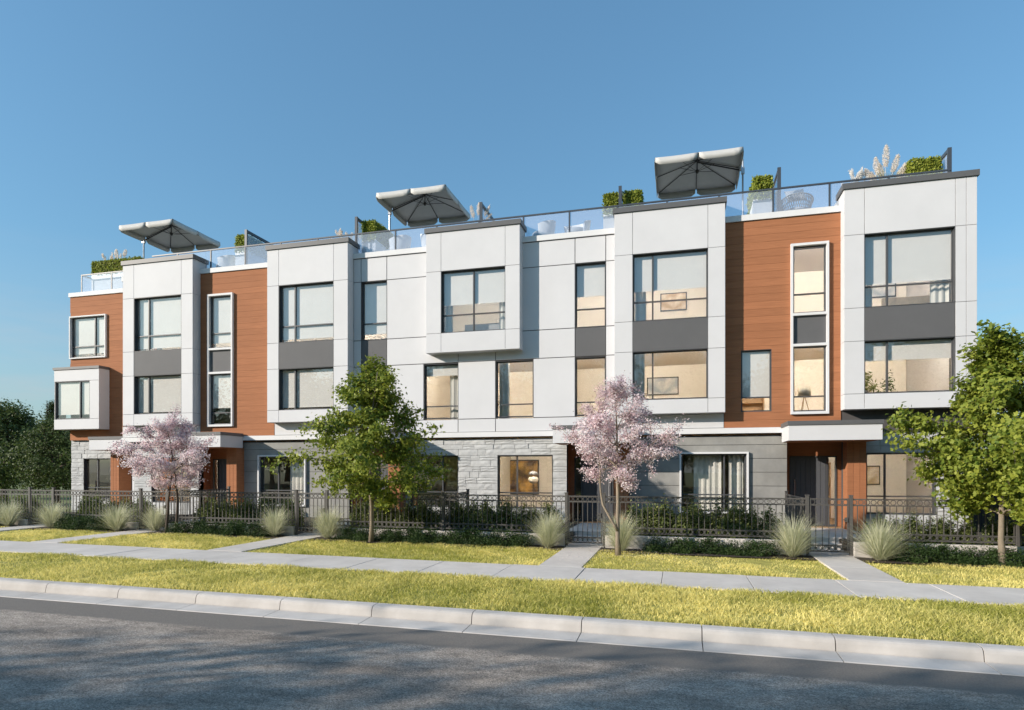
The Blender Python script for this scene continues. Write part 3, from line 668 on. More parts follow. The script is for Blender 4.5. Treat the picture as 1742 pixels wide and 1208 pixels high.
def make_tree(name, seed, H, z0, prof, R_, nprim, leafn, leafsize, kind, leafmat, barkmat, trunk=.06, stems=None, up=.35, elev=(.9, .25), cluster=.16, droop=.15, twigs=7, extra=None, second=None, rv=(.72, 1.12)):
    """tapered trunk, limbs reaching an uneven outline, and leaves set in clumps along the twigs"""
    r = np.random.default_rng(seed); wood = MB(); ends = []
    stems = stems or [((0, 0, 0), (0, 0, 1), H * .93)]
    axis = []
    for st_ in stems:
        if len(st_) == 3: pts = curve(*st_, 9, .25, .05, r)
        else:
            q_ = np.array(st_[0], float); u_ = np.linspace(0, len(q_) - 1, 10); pts = [np.array([np.interp(t, np.arange(len(q_)), q_[:, c]) for c in range(3)]) + r.normal(size=3) * .008 for t in u_]
        rr = [trunk * (1 - .85 * i / 9) / (len(stems) ** .35) * (.62 if len(st_) != 3 else 1) for i in range(10)]; rr[0] *= 1.35 if len(st_) == 3 else 1
        wood.tube(pts, rr, 8); axis.append((pts, rr))
    prims = []
    for i in range(nprim):
        f = (i + .5) / nprim; ax, rr = axis[i % len(axis)]
        z = z0 + (H - z0) * f * .93
        zs = [p[2] for p in ax]; k = max(1, min(8, int(np.searchsorted(zs, z * .80 if z > zs[1] else zs[1])))); base = ax[k]
        az = i * 2.399963 + r.uniform(-.5, .5); rad = np.interp(f, [q[0] for q in prof], [q[1] for q in prof]) * R_ * r.uniform(*rv)
        tip = np.array((math.cos(az) * rad, math.sin(az) * rad, z + r.uniform(-.15, .15)))
        prims.append((base, tip, rr[k] * .6))
    for b, t_ in (extra or []): prims.append((np.array(b, float), np.array(t_, float), trunk * .35))
    for base, tip, r0 in prims:
        n = 6; c1 = base + (tip - base) * .45 + np.array((0, 0, .10 * np.linalg.norm(tip - base)))
        pts = [(1 - t) ** 2 * base + 2 * t * (1 - t) * c1 + t * t * tip + (r.normal(size=3) * .03 if 0 < t < 1 else 0) for t in np.linspace(0, 1, n + 1)]
        wood.tube(pts, [max(.005, r0 * (1 - .85 * i / n)) for i in range(n + 1)], 5, False)
        L_ = np.linalg.norm(tip - base)
        for j in range(twigs):
            q = r.uniform(.3, 1.0); k = min(n - 1, int(q * n)); o = pts[k] + (pts[k + 1] - pts[k]) * (q * n - k)
            dv = (pts[k + 1] - pts[k]); dv /= np.linalg.norm(dv) + 1e-9; dv = dv * .8 + r.normal(size=3) * .75 + np.array((0, 0, .15 - droop))
            l = (.16 + .24 * L_) * r.uniform(.5, 1.1) * (1.25 - .5 * q)
            tw = curve(o, dv, l, 3, -droop, .12, r); wood.tube(tw, [.006, .005, .004, .003], 4, False)
            ends.append(np.array(tw))
        ends.append(np.array(pts[3:]))
    # leaves: clumps along twigs
    P = []; per = leafn // len(ends); clump_t = []
    for e in ends:
        k = len(e); t = r.uniform(0, k - 1.001, per); i = t.astype(int); fr = (t - i)[:, None]
        p = e[i] * (1 - fr) + e[i + 1] * fr; P.append(p + r.normal(size=(per, 3)) * cluster * np.array((1, 1, .8))); clump_t.append(np.full(per, r.uniform(-.25, .25)))
    P = np.vstack(P); ct = np.concatenate(clump_t); ctr = np.array((0, 0, z0 + (H - z0) * .45)); ov = P - ctr; ov /= np.linalg.norm(ov, axis=1)[:, None] + 1e-6
    keep = P[:, 2] > z0 * .6; P, ct, ov = P[keep], ct[keep], ov[keep]
    tint = .5 + ct + r.normal(size=len(P)) * .22
    return dict(name=name, wood=wood, bark=barkmat, fol=leaves(P, leafsize, kind, up, ov, tint), leafmat=leafmat, second=second(P, ends, r) if second else None)
def plant_tree(t, loc, label, group=None, rz=0, scale=1, wm=None):
    root = bpy.data.objects.new(t['name'], None); COL.objects.link(root); root.location = loc; root.rotation_euler = (0, 0, rz); root.scale = (scale,) * 3
    tag(root, label, 'tree', group)
    if 'me' not in t:
        t['me'] = [('trunk', t['wood'].mesh('trunk', t['bark'], True)), ('crown', np_mesh('crown', *t['fol'][:2], t['leafmat'], t['fol'][2]))]
        if t['second']: v, f, ti, m_, nm = t['second']; t['me'].append((nm, np_mesh(nm, v, f, m_, ti)))
    for nm, me in t['me']: link(nm, me, root)
    return root

# ------------------------------------------------------------------ street and yard trees
MAP = [(0, .50), (.16, .85), (.36, 1.0), (.55, .85), (.75, .60), (.9, .40), (1, .16)]
t1 = make_tree('maple_tree', 3, 4.95, 1.15, MAP, 2.1, 36, 22000, .066, 'maple', 'maple_leaf', 'bark', .062, cluster=.105, twigs=9, rv=(.5, 1.15), extra=[((0, 0, 2.2), (-1.9, .1, 2.85)), ((0, 0, 2.4), (1.85, -.1, 3.0)), ((0, 0, 3.9), (.05, 0, 5.0))])
plant_tree(t1, (-8.07, 15.35, gz(-8) - .03), 'green maple with slim grey trunk between the two blossom trees', 'maples along the lawn')
MAP2 = [(0, .62), (.16, .92), (.34, 1.0), (.55, .74), (.75, .42), (.9, .2), (1, .05)]
t2 = make_tree('maple_tree', 21, 5.3, 1.15, MAP2, 2.2, 44, 27000, .073, 'maple', 'maple_leaf', 'bark', .068, [((0, 0, 0), (-.05, 0, 1), 5.0)], cluster=.115, twigs=9, rv=(.55, 1.12), extra=[((0, 0, 1.9), (-2.1, -.2, 2.7)), ((0, 0, 2.0), (-1.9, .3, 3.3))])
plant_tree(t2, (6.68, 15.55, gz(6.7) - .03), 'large maple with pale trunk before the rightmost bay', 'maples along the lawn')
plant_tree(t1, (9.35, 16.0, gz(9) - .03), 'maple cut off by the right edge of the picture', 'maples along the lawn', 2.2, 1.0)
CHE = [(0, .55), (.2, .9), (.42, 1.0), (.65, .72), (.85, .42), (1, .15)]
def buds(P, ends, r):
    n = 4200; q = P[r.integers(0, len(P), n)] + r.normal(size=(n, 3)) * .04
    v, f, t = leaves(q, .030, 'oval', .2); return v, f, t, 'young_leaf', 'young_leaves'
c1 = make_tree('blossom_tree', 5, 3.75, 1.45, CHE, 1.52, 28, 24000, .040, 'flower', 'blossom', 'bark_dark', .055,
               [((-.06, -.05, 0), (.10, .05, 1), 3.0), ((.14, .08, 0), (.20, 0, 1), 3.3)], .3, cluster=.062, twigs=10, rv=(.5, 1.15), extra=[((.2, 0, 1.9), (1.55, -.1, 2.75)), ((-.1, 0, 1.7), (-1.4, 0, 2.35))], second=buds)
plant_tree(c1, (-14.98, 15.62, gz(-15) - .03), 'pink blossom tree with two dark stems beside the left gate', 'pink blossom trees')
c2 = make_tree('blossom_tree', 9, 4.42, 1.82, CHE, 1.5, 25, 22000, .038, 'flower', 'blossom', 'bark', .075,
               [((0, 0, 0), (.0, .03, 1), 3.9), ([(-.01, 0, .60), (-.17, 0, .86), (-.36, -.02, 1.2), (-.43, 0, 1.6), (-.42, .03, 2.0), (-.5, .06, 2.6), (-.62, .08, 3.2)],)], .3, cluster=.062, twigs=10, rv=(.5, 1.15), extra=[((.1, 0, 2.1), (1.4, -.1, 2.95)), ((.05, 0, 2.0), (-1.35, .1, 3.0)), ((.05, 0, 2.2), (1.2, .1, 2.4))], second=buds)
plant_tree(c2, (-1.37, 14.72, gz(-1.4) - .03), 'pink blossom tree with forked brown trunk beside the middle gate', 'pink blossom trees')
# background trees at the left and trees over the road behind the viewer
BIG = [(0, .6), (.2, .95), (.5, 1.0), (.75, .75), (1, .2)]
bgt = make_tree('broad_tree', 31, 6.0, .9, BIG, 3.0, 44, 15000, .16, 'oval', 'dark_leaf', 'bark_dark', .16, cluster=.3, twigs=8)
for (x, y, s, rz, lb) in ((-39.5, 28.5, 1.0, 0, 'dense dark green tree at the left edge of the picture'), (-34.2, 27.6, .82, 1.9, 'dense dark tree just left of the townhouse corner'), (-48, 34, 1.15, 4, 'dark tree far left behind the other dark trees')):
    plant_tree(bgt, (x, y, gz(x) - .1), lb, 'dark trees beside the townhouses', rz, s)
CON = [(0, 1), (.3, .75), (.7, .35), (1, .04)]
con = make_tree('conifer_tree', 41, 8.0, 1.0, CON, 2.0, 60, 14000, .17, 'narrow', 'dark_leaf', 'bark_dark', .14, cluster=.16, twigs=7, droop=.3)
plant_tree(con, (-48.5, 39, .1), 'blue green conifer tip rising over the dark trees by the left bay')
plant_tree(bgt, (22, 34, -.2), 'dark tree behind the maples at the right edge', None, 2.5, 1.0)
sht = make_tree('broad_tree', 33, 6.0, 1.6, BIG, 2.9, 34, 10000, .17, 'oval', 'dark_leaf', 'bark_dark', .14, cluster=.24, twigs=6, rv=(.5, 1.15))
for i, (x, y, s) in enumerate(((-26.4, -9.5, 1.68), (-18.4, -8.1, 1.70), (-36, -9, 1.5), (-7, -11, 1.5), (3.5, -11, 1.6), (14, -11, 1.5))):
    plant_tree(sht, (x, y, gz(x) - .2), 'street tree across the road whose shade falls on the asphalt', 'trees across the road', i * 1.3, s)
for i, (x, y, s_) in enumerate(((-70, -34, 2.9), (-56, -40, 3.1), (-42, -37, 2.8), (-28, -42, 3.2), (-14, -39, 2.9), (0, -42, 3.1), (14, -38, 2.8), (28, -41, 3.1), (44, -38, 3.0), (58, -40, 3.1))):  # unseen tall row added to block low sky light; windows mirror it too
    plant_tree(bgt, (x, y, gz(x) - .2), 'unseen tall tree added across the road to block low sky light, mirrored in windows', 'unseen tall trees added to block low sky light', i * 2.1, s_)
hs = Thing('house', (-10, -22, 0), 'low pale house across the road, mirrored in the windows', 'house')
hs.part('wall', B(-17, -4, -25, -18, -.3, 2.9), 'house_paint')
hs.part('roof', MB().add([(-17.6, -17.4, 2.85), (-3.4, -17.4, 2.85), (-3.4, -25.6, 2.85), (-17.6, -25.6, 2.85), (-16.5, -21.5, 4.9), (-4.5, -21.5, 4.9)], [(0, 1, 5, 4), (2, 3, 4, 5), (1, 2, 5), (3, 0, 4), (3, 2, 1, 0)]), 'roof_tile')
for x in (-15.5, -12, -7): hs.part('window', B(x, x + 1.6, -18.02, -17.95, .9, 2.2), 'frame')
hs.part('door', B(-9.6, -8.6, -18.02, -17.95, -.2, 2.0), 'door')
solo('far_lawn', sheet(-80, 80, -18, -4.7, -.14, 8), 'turf', (0, 0, 0), kind='structure')

# ------------------------------------------------------------------ fence, gates, low walls
FY, FT, FB = 16.10, 1.33, .36
picket = B(-.009, .009, -.009, .009, 0, 1).mesh('picket', 'iron')
ringm = MB().ring(.061, .013).mesh('ring', 'iron')
def fence_run(p0, p1, label, zb=FB, posts=(), group='iron fence sections', gate=False, postz=None):
    """fence section from p0 to p1 (plan points): posts, rails, rings and pickets"""
    p0, p1 = Vector((*p0, 0)), Vector((*p1, 0)); d = p1 - p0; L_ = d.length; a = math.atan2(d.y, d.x); d.normalize()
    t = Thing('garden_gate' if gate else 'iron_fence', (p0.x, p0.y, zb), label, 'gate' if gate else 'fence', group); t.root.rotation_euler = (0, 0, a); t.loc = (0, 0, zb)
    for z in (FT - .022, FT - .165, zb + .16, zb + .022): t.part('rail', B(.02, L_ - .02, -.016, .016, z - .015, z + .015), 'iron')
    n = max(3, round(L_ / .136)); st = L_ / n
    for i in range(1, n): t.put('picket', picket, (i * st, 0, zb + .05), scale=(1, 1, FT - .15 - zb - .05))
    for i in range(n):
        for z in (FT - .0935, zb + .091): t.put('ring', ringm, ((i + .5) * st, 0, z))
    for x in posts:
        z0 = postz if postz is not None else zb - .05
        t.part('post', MB().box(x - .035, x + .035, -.035, .035, z0, 1.385).box(x - .045, x + .045, -.045, .045, 1.385, 1.405), 'iron')
    if gate:
        t.part('stile', MB().box(.005, .035, -.018, .018, zb, FT), 'iron'); t.part('stile', MB().box(L_ - .035, L_ - .005, -.018, .018, zb, FT), 'iron')
        t.part('latch', MB().box(L_ - .10, L_ - .03, -.045, -.018, .78, .88).tube([(L_ - .09, -.06, .83), (L_ - .16, -.06, .83)], .008), 'iron')
    return t
GX = [(-21.15, -20.12), (-16.55, -15.50), (-10.90, -9.88), (-2.84, -1.86), (2.94, 3.88)]
where = ['fence section at the far left beside the dark trees', 'fence section between the two leftmost gates', 'fence section left of the green maple gate',
         'long fence section behind the green maple', 'fence section between the middle gate and the right gate', 'fence section right of the right gate behind the large maple']
xs = [-31.0] + [v for g in GX for v in g] + [10.5]
for i in range(6):
    a, b = xs[2 * i], xs[2 * i + 1]; L_ = b - a
    ps = [0.0 if i else 0, L_] + ([3.6] if i == 3 else []) + ([L_ / 2] if i in (0, 5) else [])
    fence_run((a, FY), (b, FY), 'black iron picket ' + where[i], posts=ps, postz=-.02)
    lw_ = Thing('low_wall', ((a + b) / 2, FY, 0), 'low concrete wall under the ' + where[i].replace('fence section', 'fence'), 'wall', 'low walls under the fence')
    n = max(1, round(L_ / 2.4))
    for k in range(n): lw_.part('wall_block', MB().cbox(a + .04 + (L_ - .08) * k / n, a + .04 + (L_ - .08) * (k + 1) / n, FY - .10, FY + .11, -.3, .315, .01), 'sidewalk')
gl = ['leftmost iron gate by the far left grasses', 'iron gate behind the left blossom tree', 'iron gate just left of the green maple', 'iron gate behind the forked blossom tree', 'iron gate of the rightmost townhouse']
for i, (a, b) in enumerate(GX): fence_run((a + .045, FY), (b - .045, FY), 'black ' + gl[i], zb=gz(a) + .07, gate=True, group='garden gates')
for x, y1, lb in ((-15.46, 18.8, 'side fence running back from the gate at the left blossom tree'), (-6.25, 18.1, 'side fence running back behind the long fence right of the maple'), (2.90, 18.8, 'side fence running back from the right gate')):
    fence_run((x, FY + .06), (x, y1), 'black iron ' + lb, posts=[y1 - FY - .06], group='side fences between yards')

# ------------------------------------------------------------------ grass
def blades(P, h, wd, lean, r, tint):
    """bent three-triangle blades"""
    N = len(P); az = r.uniform(0, 2 * math.pi, N); a2 = r.uniform(0, 2 * math.pi, N)
    side = np.stack([np.cos(az), np.sin(az), np.zeros(N)], 1) * (wd * r.uniform(.7, 1.3, N))[:, None]
    ld = np.stack([np.cos(a2), np.sin(a2), np.zeros(N)], 1) * (lean * h * r.uniform(.3, 1.3, N))[:, None]
    up = np.stack([np.zeros(N), np.zeros(N), h], 1)
    V = np.stack([P - side, P + side, P + up * .6 + ld * .35 - side * .8, P + up * .6 + ld * .35 + side * .8, P + up + ld], 1)
    F = (np.array([(0, 1, 3), (0, 3, 2), (2, 3, 4)])[None] + (np.arange(N) * 5)[:, None, None]).reshape(-1, 3)
    return V.reshape(-1, 3), F, np.repeat(np.clip(tint, 0, 1), 5)
def soft(P, r, n=24):
    """smooth random field over the lawn"""
    f = np.zeros(len(P))
    for i in range(n):
        k = r.normal(size=2) * r.choice([.5, 1.2, 3, 7]); f += np.sin(P[:, 0] * k[0] + P[:, 1] * k[1] + r.uniform(0, 6.3))
    return f / math.sqrt(n / 2)
def grass(name, label, areas, dens, h):
    Ps = []
    for x0, x1, y0, y1 in areas:
        n = int((x1 - x0) * (y1 - y0) * dens); Ps.append(np.stack([rng.uniform(x0, x1, n), rng.uniform(y0, y1, n), np.zeros(n)], 1))
    P = np.vstack(Ps); clump = soft(P, rng); keep = rng.uniform(0, 1, len(P)) < .72 + .22 * clump; P = P[keep]; clump = clump[keep]
    P[:, 0:2] += rng.normal(size=(len(P), 2)) * .012
    P[:, 2] = -.0059 * P[:, 0] - .032
    hh = h * (1 + .22 * clump) * rng.uniform(.6, 1.25, len(P))
    v, f, t = blades(P, hh, .0060, .95, rng, .50 + .20 * soft(P, rng) + rng.normal(size=len(P)) * .24)
    tag(link(name, np_mesh(name, v, f, 'grass_blade', t)), label, 'grass', kind='stuff')
la = []; x = -26.0
for a, b in WALKS + [(10.5, 11)]: la.append((x, a - .015, 12.60, 15.42)); x = b + .015
grass('lawn_grass', 'yellow green grass of the front lawns', la, 1300, .056)
grass('verge_grass', 'yellow green grass of the verge beside the kerb', [(-18, 8.5, 8.395, 11.05)], 1900, .060)

# ------------------------------------------------------------------ fountain grasses
def arc_blades(N, L0, L1, spread, wd, r, base=.07, segs=5, droop=1.0, up=1.0):
    V = []; az = r.uniform(0, 2 * math.pi, N); l = r.uniform(L0, L1, N); th = np.abs(r.normal(size=N)) * spread
    b = np.stack([np.cos(az), np.sin(az), np.zeros(N)], 1); p = b * (r.uniform(0, 1, N) * base)[:, None]; side = np.stack([-np.sin(az), np.cos(az), np.zeros(N)], 1)
    tw = r.normal(size=N) * .35; b = b * np.cos(tw)[:, None] + side * np.sin(tw)[:, None]
    ang = np.clip(th, .02, 1.2); rows = []
    for s_ in range(segs + 1):
        wv = wd * (1 - (s_ / segs) ** 1.6) + .0006
        rows.append((p - side * wv, p + side * wv)); stp = (l / segs)[:, None]
        p = p + stp * (b * np.sin(ang)[:, None] + np.array((0, 0, 1.0)) * np.cos(ang)[:, None]); ang = np.clip(ang + droop * r.uniform(.5, 1.3, N) * (.06 + .10 * s_ * .6), 0, 2.5)
    V = np.stack([q for row in rows for q in row], 1); k = 2 * (segs + 1)
    tf = []
    for s_ in range(segs): tf += [(2 * s_, 2 * s_ + 1, 2 * s_ + 3), (2 * s_, 2 * s_ + 3, 2 * s_ + 2)]
    F = (np.array(tf)[None] + (np.arange(N) * k)[:, None, None]).reshape(-1, 3)
    return V.reshape(-1, 3), F, np.repeat(np.clip(.55 + r.normal(size=N) * .28, 0, 1), k)
fg = []
for sd in range(3):
    r = np.random.default_rng(100 + sd); v, f, t = arc_blades(950, .75, 1.28, .58, .0052, r, .09); fg.append(np_mesh('blades', v, f, 'fountain_blade', t))
spots = [(-21.6, 15.75, .95, 'far left of the leftmost gate'), (-19.75, 15.75, 1.0, 'right of the leftmost gate'), (-16.95, 15.6, 1.0, 'left of the left blossom tree'), (-15.75, 15.85, .85, 'behind the stems of the left blossom tree'),
         (-11.35, 15.72, .95, 'left of the gate beside the green maple'), (-9.62, 15.72, .98, 'between the gate and the green maple trunk'), (-3.22, 15.6, 1.0, 'left of the middle path'),
         (-1.38, 15.45, 1.0, 'behind the forked blossom tree trunk'), (2.55, 15.6, 1.02, 'left of the right path'), (4.35, 15.62, 1.05, 'right of the right path')]
for i, (x, y, s_, lb) in enumerate(spots):
    root = Thing('fountain_grass', (x, y, gz(x)), 'pale arching fountain grass ' + lb, 'ornamental grass', 'fountain grasses beside the gates').root
    link('blades', fg[i % 3], root, (0, 0, 0), i * 1.7, (s_ * .88 * random.uniform(.92, 1.08), s_ * .88, s_ * random.uniform(.78, .92)))

# ------------------------------------------------------------------ shrubs
def mound(seed, rx, ry, h, n, size, kind, spiky=.5, clumps=26, shell=.35):
    """bush of leaf sprays: clumps spread through the volume, uneven outline"""
    r = np.random.default_rng(seed); C = []
    while len(C) < clumps:
        p = r.uniform(-1, 1, 3); p[2] = abs(p[2])
        if shell < np.linalg.norm(p) < 1: C.append(p * (rx, ry, h) * r.uniform(.75, 1.1))
    C = np.array(C); i = r.integers(0, clumps, n); P = C[i] + r.normal(size=(n, 3)) * np.array((rx, ry, h)) * .16; P[:, 2] = np.abs(P[:, 2]) + .02
    o = P - np.array((0, 0, h * .2)); o /= np.linalg.norm(o, axis=1)[:, None] + 1e-6
    return leaves(P, size, kind, .3, o * spiky, .45 + (r.uniform(-.3, .3, clumps))[i] + r.normal(size=n) * .2), C
def stems_mb(C, k=9, r0=.008):
    mb = MB()
    for c in C[:k]: mb.tube([(c[0] * .15, c[1] * .15, -.02), (c[0] * .6, c[1] * .6, c[2] * .6), tuple(c)], [r0, r0 * .8, r0 * .4], 4, False)
    return mb
gc = []; hb = []
for sd in range(3):
    (v, f, t), C = mound(200 + sd, .55, .32, .36, 2900, .06, 'narrow', .6, 30); gc.append((np_mesh('foliage', v, f, 'ground_leaf', t), stems_mb(C).mesh('stems', 'bark_dark')))
    (v, f, t), C = mound(300 + sd, .36, .30, .82, 3600, .058, 'oval', .5, 34); hb.append((np_mesh('foliage', v, f, 'shrub_leaf', t), stems_mb(C, 12).mesh('stems', 'bark_dark')))
def shrub(name, src, loc, label, cat, group, rz, s_):
    root = Thing(name, loc, label, cat, group).root; link('foliage', src[0], root, (0, 0, 0), rz, s_); link('stems', src[1], root, (0, 0, 0), rz, s_)
ORD = 'first second third fourth fifth sixth seventh eighth ninth tenth eleventh twelfth thirteenth fourteenth fifteenth sixteenth seventeenth eighteenth'.split()
names = ['far left of all gates', 'between the two leftmost gates', 'left of the maple gate', 'under the green maple', 'between the middle and right paths', 'right of the right path']
segx = [(-26, -21.9), (-19.3, -17.3), (-14.9, -11.6), (-9.1, -3.6), (-.75, 2.2), (4.75, 9.5)]
for si, (a, b) in enumerate(segx):
    n = max(2, round((b - a) / .62))
    for k in range(n):
        x = a + (b - a) * (k + .5) / n + random.uniform(-.08, .08)
        shrub('low_shrub', gc[(k + si) % 3], (x, 15.66 + random.uniform(-.06, .06), gz(x) - .02), ORD[k] + ' from left of the low dark shrubs ' + names[si], 'shrub', 'low shrubs ' + names[si], random.uniform(-.5, .5), random.uniform(.82, 1.18))
segy = [(-27, -21.6), (-19.8, -16.9), (-14.9, -11.2), (-9.5, -3.2), (-1.3, 2.4), (4.3, 9.2)]
for si, (a, b) in enumerate(segy):
    n = max(2, round((b - a) / .40))
    for k in range(n):
        x = a + (b - a) * (k + .5) / n + random.uniform(-.1, .1); sc_ = random.uniform(.9, 1.12) * (.75 if si == 5 else 1)
        shrub('upright_shrub', hb[(k * 2 + si) % 3], (x, 16.66 + random.uniform(-.10, .34), .23), ORD[k] + ' from left of the upright shrubs behind the fence, ' + names[si], 'shrub', 'upright shrubs ' + names[si], random.uniform(0, 6), sc_)
(v, f, t), C = mound(340, .45, .4, 1.0, 2200, .06, 'narrow', .5, 40)
rs = Thing('red_shrub', (9.05, 18.2, .0), 'orange red leaved shrub beyond the right corner of the townhouses', 'shrub').root
link('foliage', np_mesh('foliage', v, f, 'red_leaf', t), rs); link('stems', stems_mb(C, 14).mesh('stems', 'bark_dark'), rs)
(v, f, t), C = mound(341, .5, .4, .62, 1500, .06, 'oval', .5, 30)
rs = Thing('yellow_shrub', (8.55, 18.0, .0), 'yellow green shrub at the foot of the red leaved shrub', 'shrub').root
link('foliage', np_mesh('foliage', v, f, 'yellow_leaf', t), rs); link('stems', stems_mb(C, 10).mesh('stems', 'bark_dark'), rs)

# ------------------------------------------------------------------ roof terraces
def hedge(x0, x1, y0, y1, z0, z1, seed, n, label):
    """clipped box hedge: leaf-covered block with a ragged skin"""
    r = np.random.default_rng(seed); N = n; P = r.uniform(0, 1, (N, 3)); f = r.integers(0, 5, N)
    for k in range(5): P[f == k, [0, 0, 1, 1, 2][k]] = [0, 1, 0, 1, 1][k]
    o = P - .5; o[:, :] = np.where(np.abs(o) > .499, o * 2, 0); P = P * (x1 - x0, y1 - y0, z1 - z0) + r.normal(size=(N, 3)) * .018
    P -= ((x1 - x0) / 2, (y1 - y0) / 2, 0)
    th = Thing('box_hedge', ((x0 + x1) / 2, (y0 + y1) / 2, z0), label, 'hedge', 'clipped hedges on the roof terraces').root
    v, fc, t = leaves(P, .075, 'oval', .2, o, .45 + r.normal(size=N) * .27); link('foliage', np_mesh('foliage', v, fc, 'box_leaf', t), th)
    link('stems', B(-(x1 - x0) / 2 + .05, (x1 - x0) / 2 - .05, -(y1 - y0) / 2 + .05, (y1 - y0) / 2 - .05, 0, z1 - z0 - .05).mesh('stems', 'bark_dark'), th)
def planter(x0, x1, y0, y1, z1, label):
    t = Thing('planter_box', ((x0 + x1) / 2, (y0 + y1) / 2, 9.66), label, 'planter', 'white planter boxes on the roof terraces'); k = .04
    t.part('box', MB().box(x0, x1, y0, y0 + k, 9.66, z1).box(x0, x1, y1 - k, y1, 9.66, z1).box(x0, x0 + k, y0 + k, y1 - k, 9.66, z1).box(x1 - k, x1, y0 + k, y1 - k, 9.66, z1), 'planter_white')
    t.part('soil', B(x0 + k, x1 - k, y0 + k, y1 - k, z1 - .3, z1 - .05), 'soil')
ROOF = [((-16.75, -16.2, 20.72, 22.5), 10.52, 11.14, 'at the second umbrella side left of the long brown wall'.replace('at the second umbrella side ', '') , 1), ((-11.28, -10.72, 20.72, 22.9), 10.42, 11.12, 'just left of the middle umbrella mast', 2),
        ((-2.42, -1.93, 20.72, 22.3), 10.45, 11.12, 'left of the screen above the white panelled bay', 3), ((-1.77, -1.18, 20.72, 22.3), 10.45, 11.12, 'right of the screen above the white panelled bay', 4),
        ((2.24, 2.80, 20.72, 22.3), 10.42, 11.12, 'between the right umbrella mast and a screen', 5), ((6.55, 7.40, 20.75, 22.8), 10.42, 11.12, 'at the right end of the roof', 6), ((-25.15, -22.6, 21.85, 22.4), 10.62, 11.2, 'at the left end of the roof', 7)]
ROOF[0] = (ROOF[0][0], ROOF[0][1], ROOF[0][2], 'right of the left umbrella above the left brown wall', 1)
for (a, b, c, d), zb, zt, lb, sd in ROOF:
    planter(a, b, c, d, zb, 'white planter box ' + lb); hedge(a + .03, b - .03, c + .03, d - .03, zb - .04, zt, sd, int(3200 + 4200 * ((b - a) * (d - c))), 'clipped green box hedge ' + lb)
def plumes(r, specs, soft_=.035):
    P = []; T_ = []; mb = MB(); O = []
    for (x, y, h, lx, ly, pl, pw) in specs:
        p0 = np.array((x, y, 0)); p1 = np.array((x + lx, y + ly, h)); mid = (p0 + p1) / 2 + np.array((-lx * .25, -ly * .25, .05 * h)); mb.tube([tuple(p0), tuple(mid), tuple(p1)], [.006, .005, .004], 4, False)
        dv = p1 - mid; dv /= np.linalg.norm(dv); n = int(1900 * pl * (pw / .06)); t = r.uniform(0, 1, n); rad = pw * np.sin(np.pi * np.clip(t * .85 + .12, 0, 1)) ** .7 * np.sqrt(r.uniform(.1, 1, n)); az = r.uniform(0, 2 * np.pi, n)
        P.append(p1 + dv * ((t - .25) * pl)[:, None] + np.stack([np.cos(az) * rad, np.sin(az) * rad, r.normal(size=n) * .02], 1)); O.append(np.stack([np.cos(az), np.sin(az), np.full(n, .6)], 1))
    P = np.vstack(P); v, f, t = leaves(P, soft_, 'narrow', .1, None, r.uniform(0, 1, len(P))); return v, f, t, mb
def pampas(loc, seed, specs, label, nb=260, hb_=.8, mat_='plume'):
    r = np.random.default_rng(seed); th = Thing('pampas_grass', loc, label, 'ornamental grass', 'plumed grasses on the roof terraces').root
    v, f, t = arc_blades(nb, hb_ * .6, hb_ * 1.15, .38, .006, r, .14); link('blades', np_mesh('blades', v, f, 'pampas_blade', t), th)
    v, f, t, mb = plumes(r, specs); link('plumes', np_mesh('plumes', v, f, mat_, t), th); link('stalks', mb.mesh('stalks', 'plume'), th)
R5 = random.Random(5)
def rspec(n, h0, h1, sp, pl, pw, lean=.25): return [(R5.uniform(-sp, sp), R5.uniform(-.1, .1), R5.uniform(h0, h1), R5.uniform(-lean, lean), R5.uniform(-.1, .1), pl * R5.uniform(.8, 1.2), pw * R5.uniform(.8, 1.2)) for _ in range(n)]
pampas((6.0, 21.05, 10.15), 51, [(0, 0, 1.15, .02, 0, .62, .10), (.1, .05, .95, .16, 0, .5, .10), (-.08, 0, .7, -.28, 0, .42, .10), (.1, 0, .66, .42, 0, .42, .07), (-.02, 0, .8, -.05, .1, .5, .09), (.05, 0, .45, .55, 0, .35, .07), (-.2, 0, .55, -.1, 0, .4, .1), (.2, 0, .7, .2, 0, .45, .1), (-.1, .1, .95, -.08, 0, .5, .1)], 'tall cream pampas plumes left of the hedge at the right roof end', 320, .85)
pampas((5.25, 21.05, 10.15), 52, rspec(26, .35, .85, .30, .18, .045, .3), 'small pale plumed grass left of the tall cream pampas', 300, .6, 'plume_pale')
pampas((-6.95, 21.0, 10.15), 53, [(0, 0, .92, -.12, 0, .4, .08), (.05, 0, .98, .05, 0, .42, .075), (.1, 0, .9, .28, 0, .35, .06), (0, 0, .7, .42, 0, .3, .05)], 'cream pampas plumes against the screen right of the middle umbrella', 220, .6)
pampas((-12.05, 21.0, 10.0), 54, rspec(12, .5, 1.1, .28, .2, .05, .35), 'pale plumed grass left of the screen beside the middle umbrella', 320, .75)
pampas((-24.35, 22.1, 10.62), 55, rspec(9, .6, 1.0, .5, .16, .04, .3) + [(.3, 0, .85, .0, 0, .35, .09), (.55, 0, .85, .2, 0, .3, .08)], 'plumed grasses rising over the hedge at the left roof end', 160, .7)
for (x, y, w_, lb) in ((5.65, 21.05, 1.0, 'under the pampas at the right roof end'), (-6.95, 21.0, .34, 'under the pampas right of the middle umbrella'), (-12.05, 21.0, .5, 'under the plumed grass beside the middle umbrella')):
    planter(x - w_, x + w_, y - .2, y + .25, 10.18 if x > -10 else 10.03, 'white planter box ' + lb)
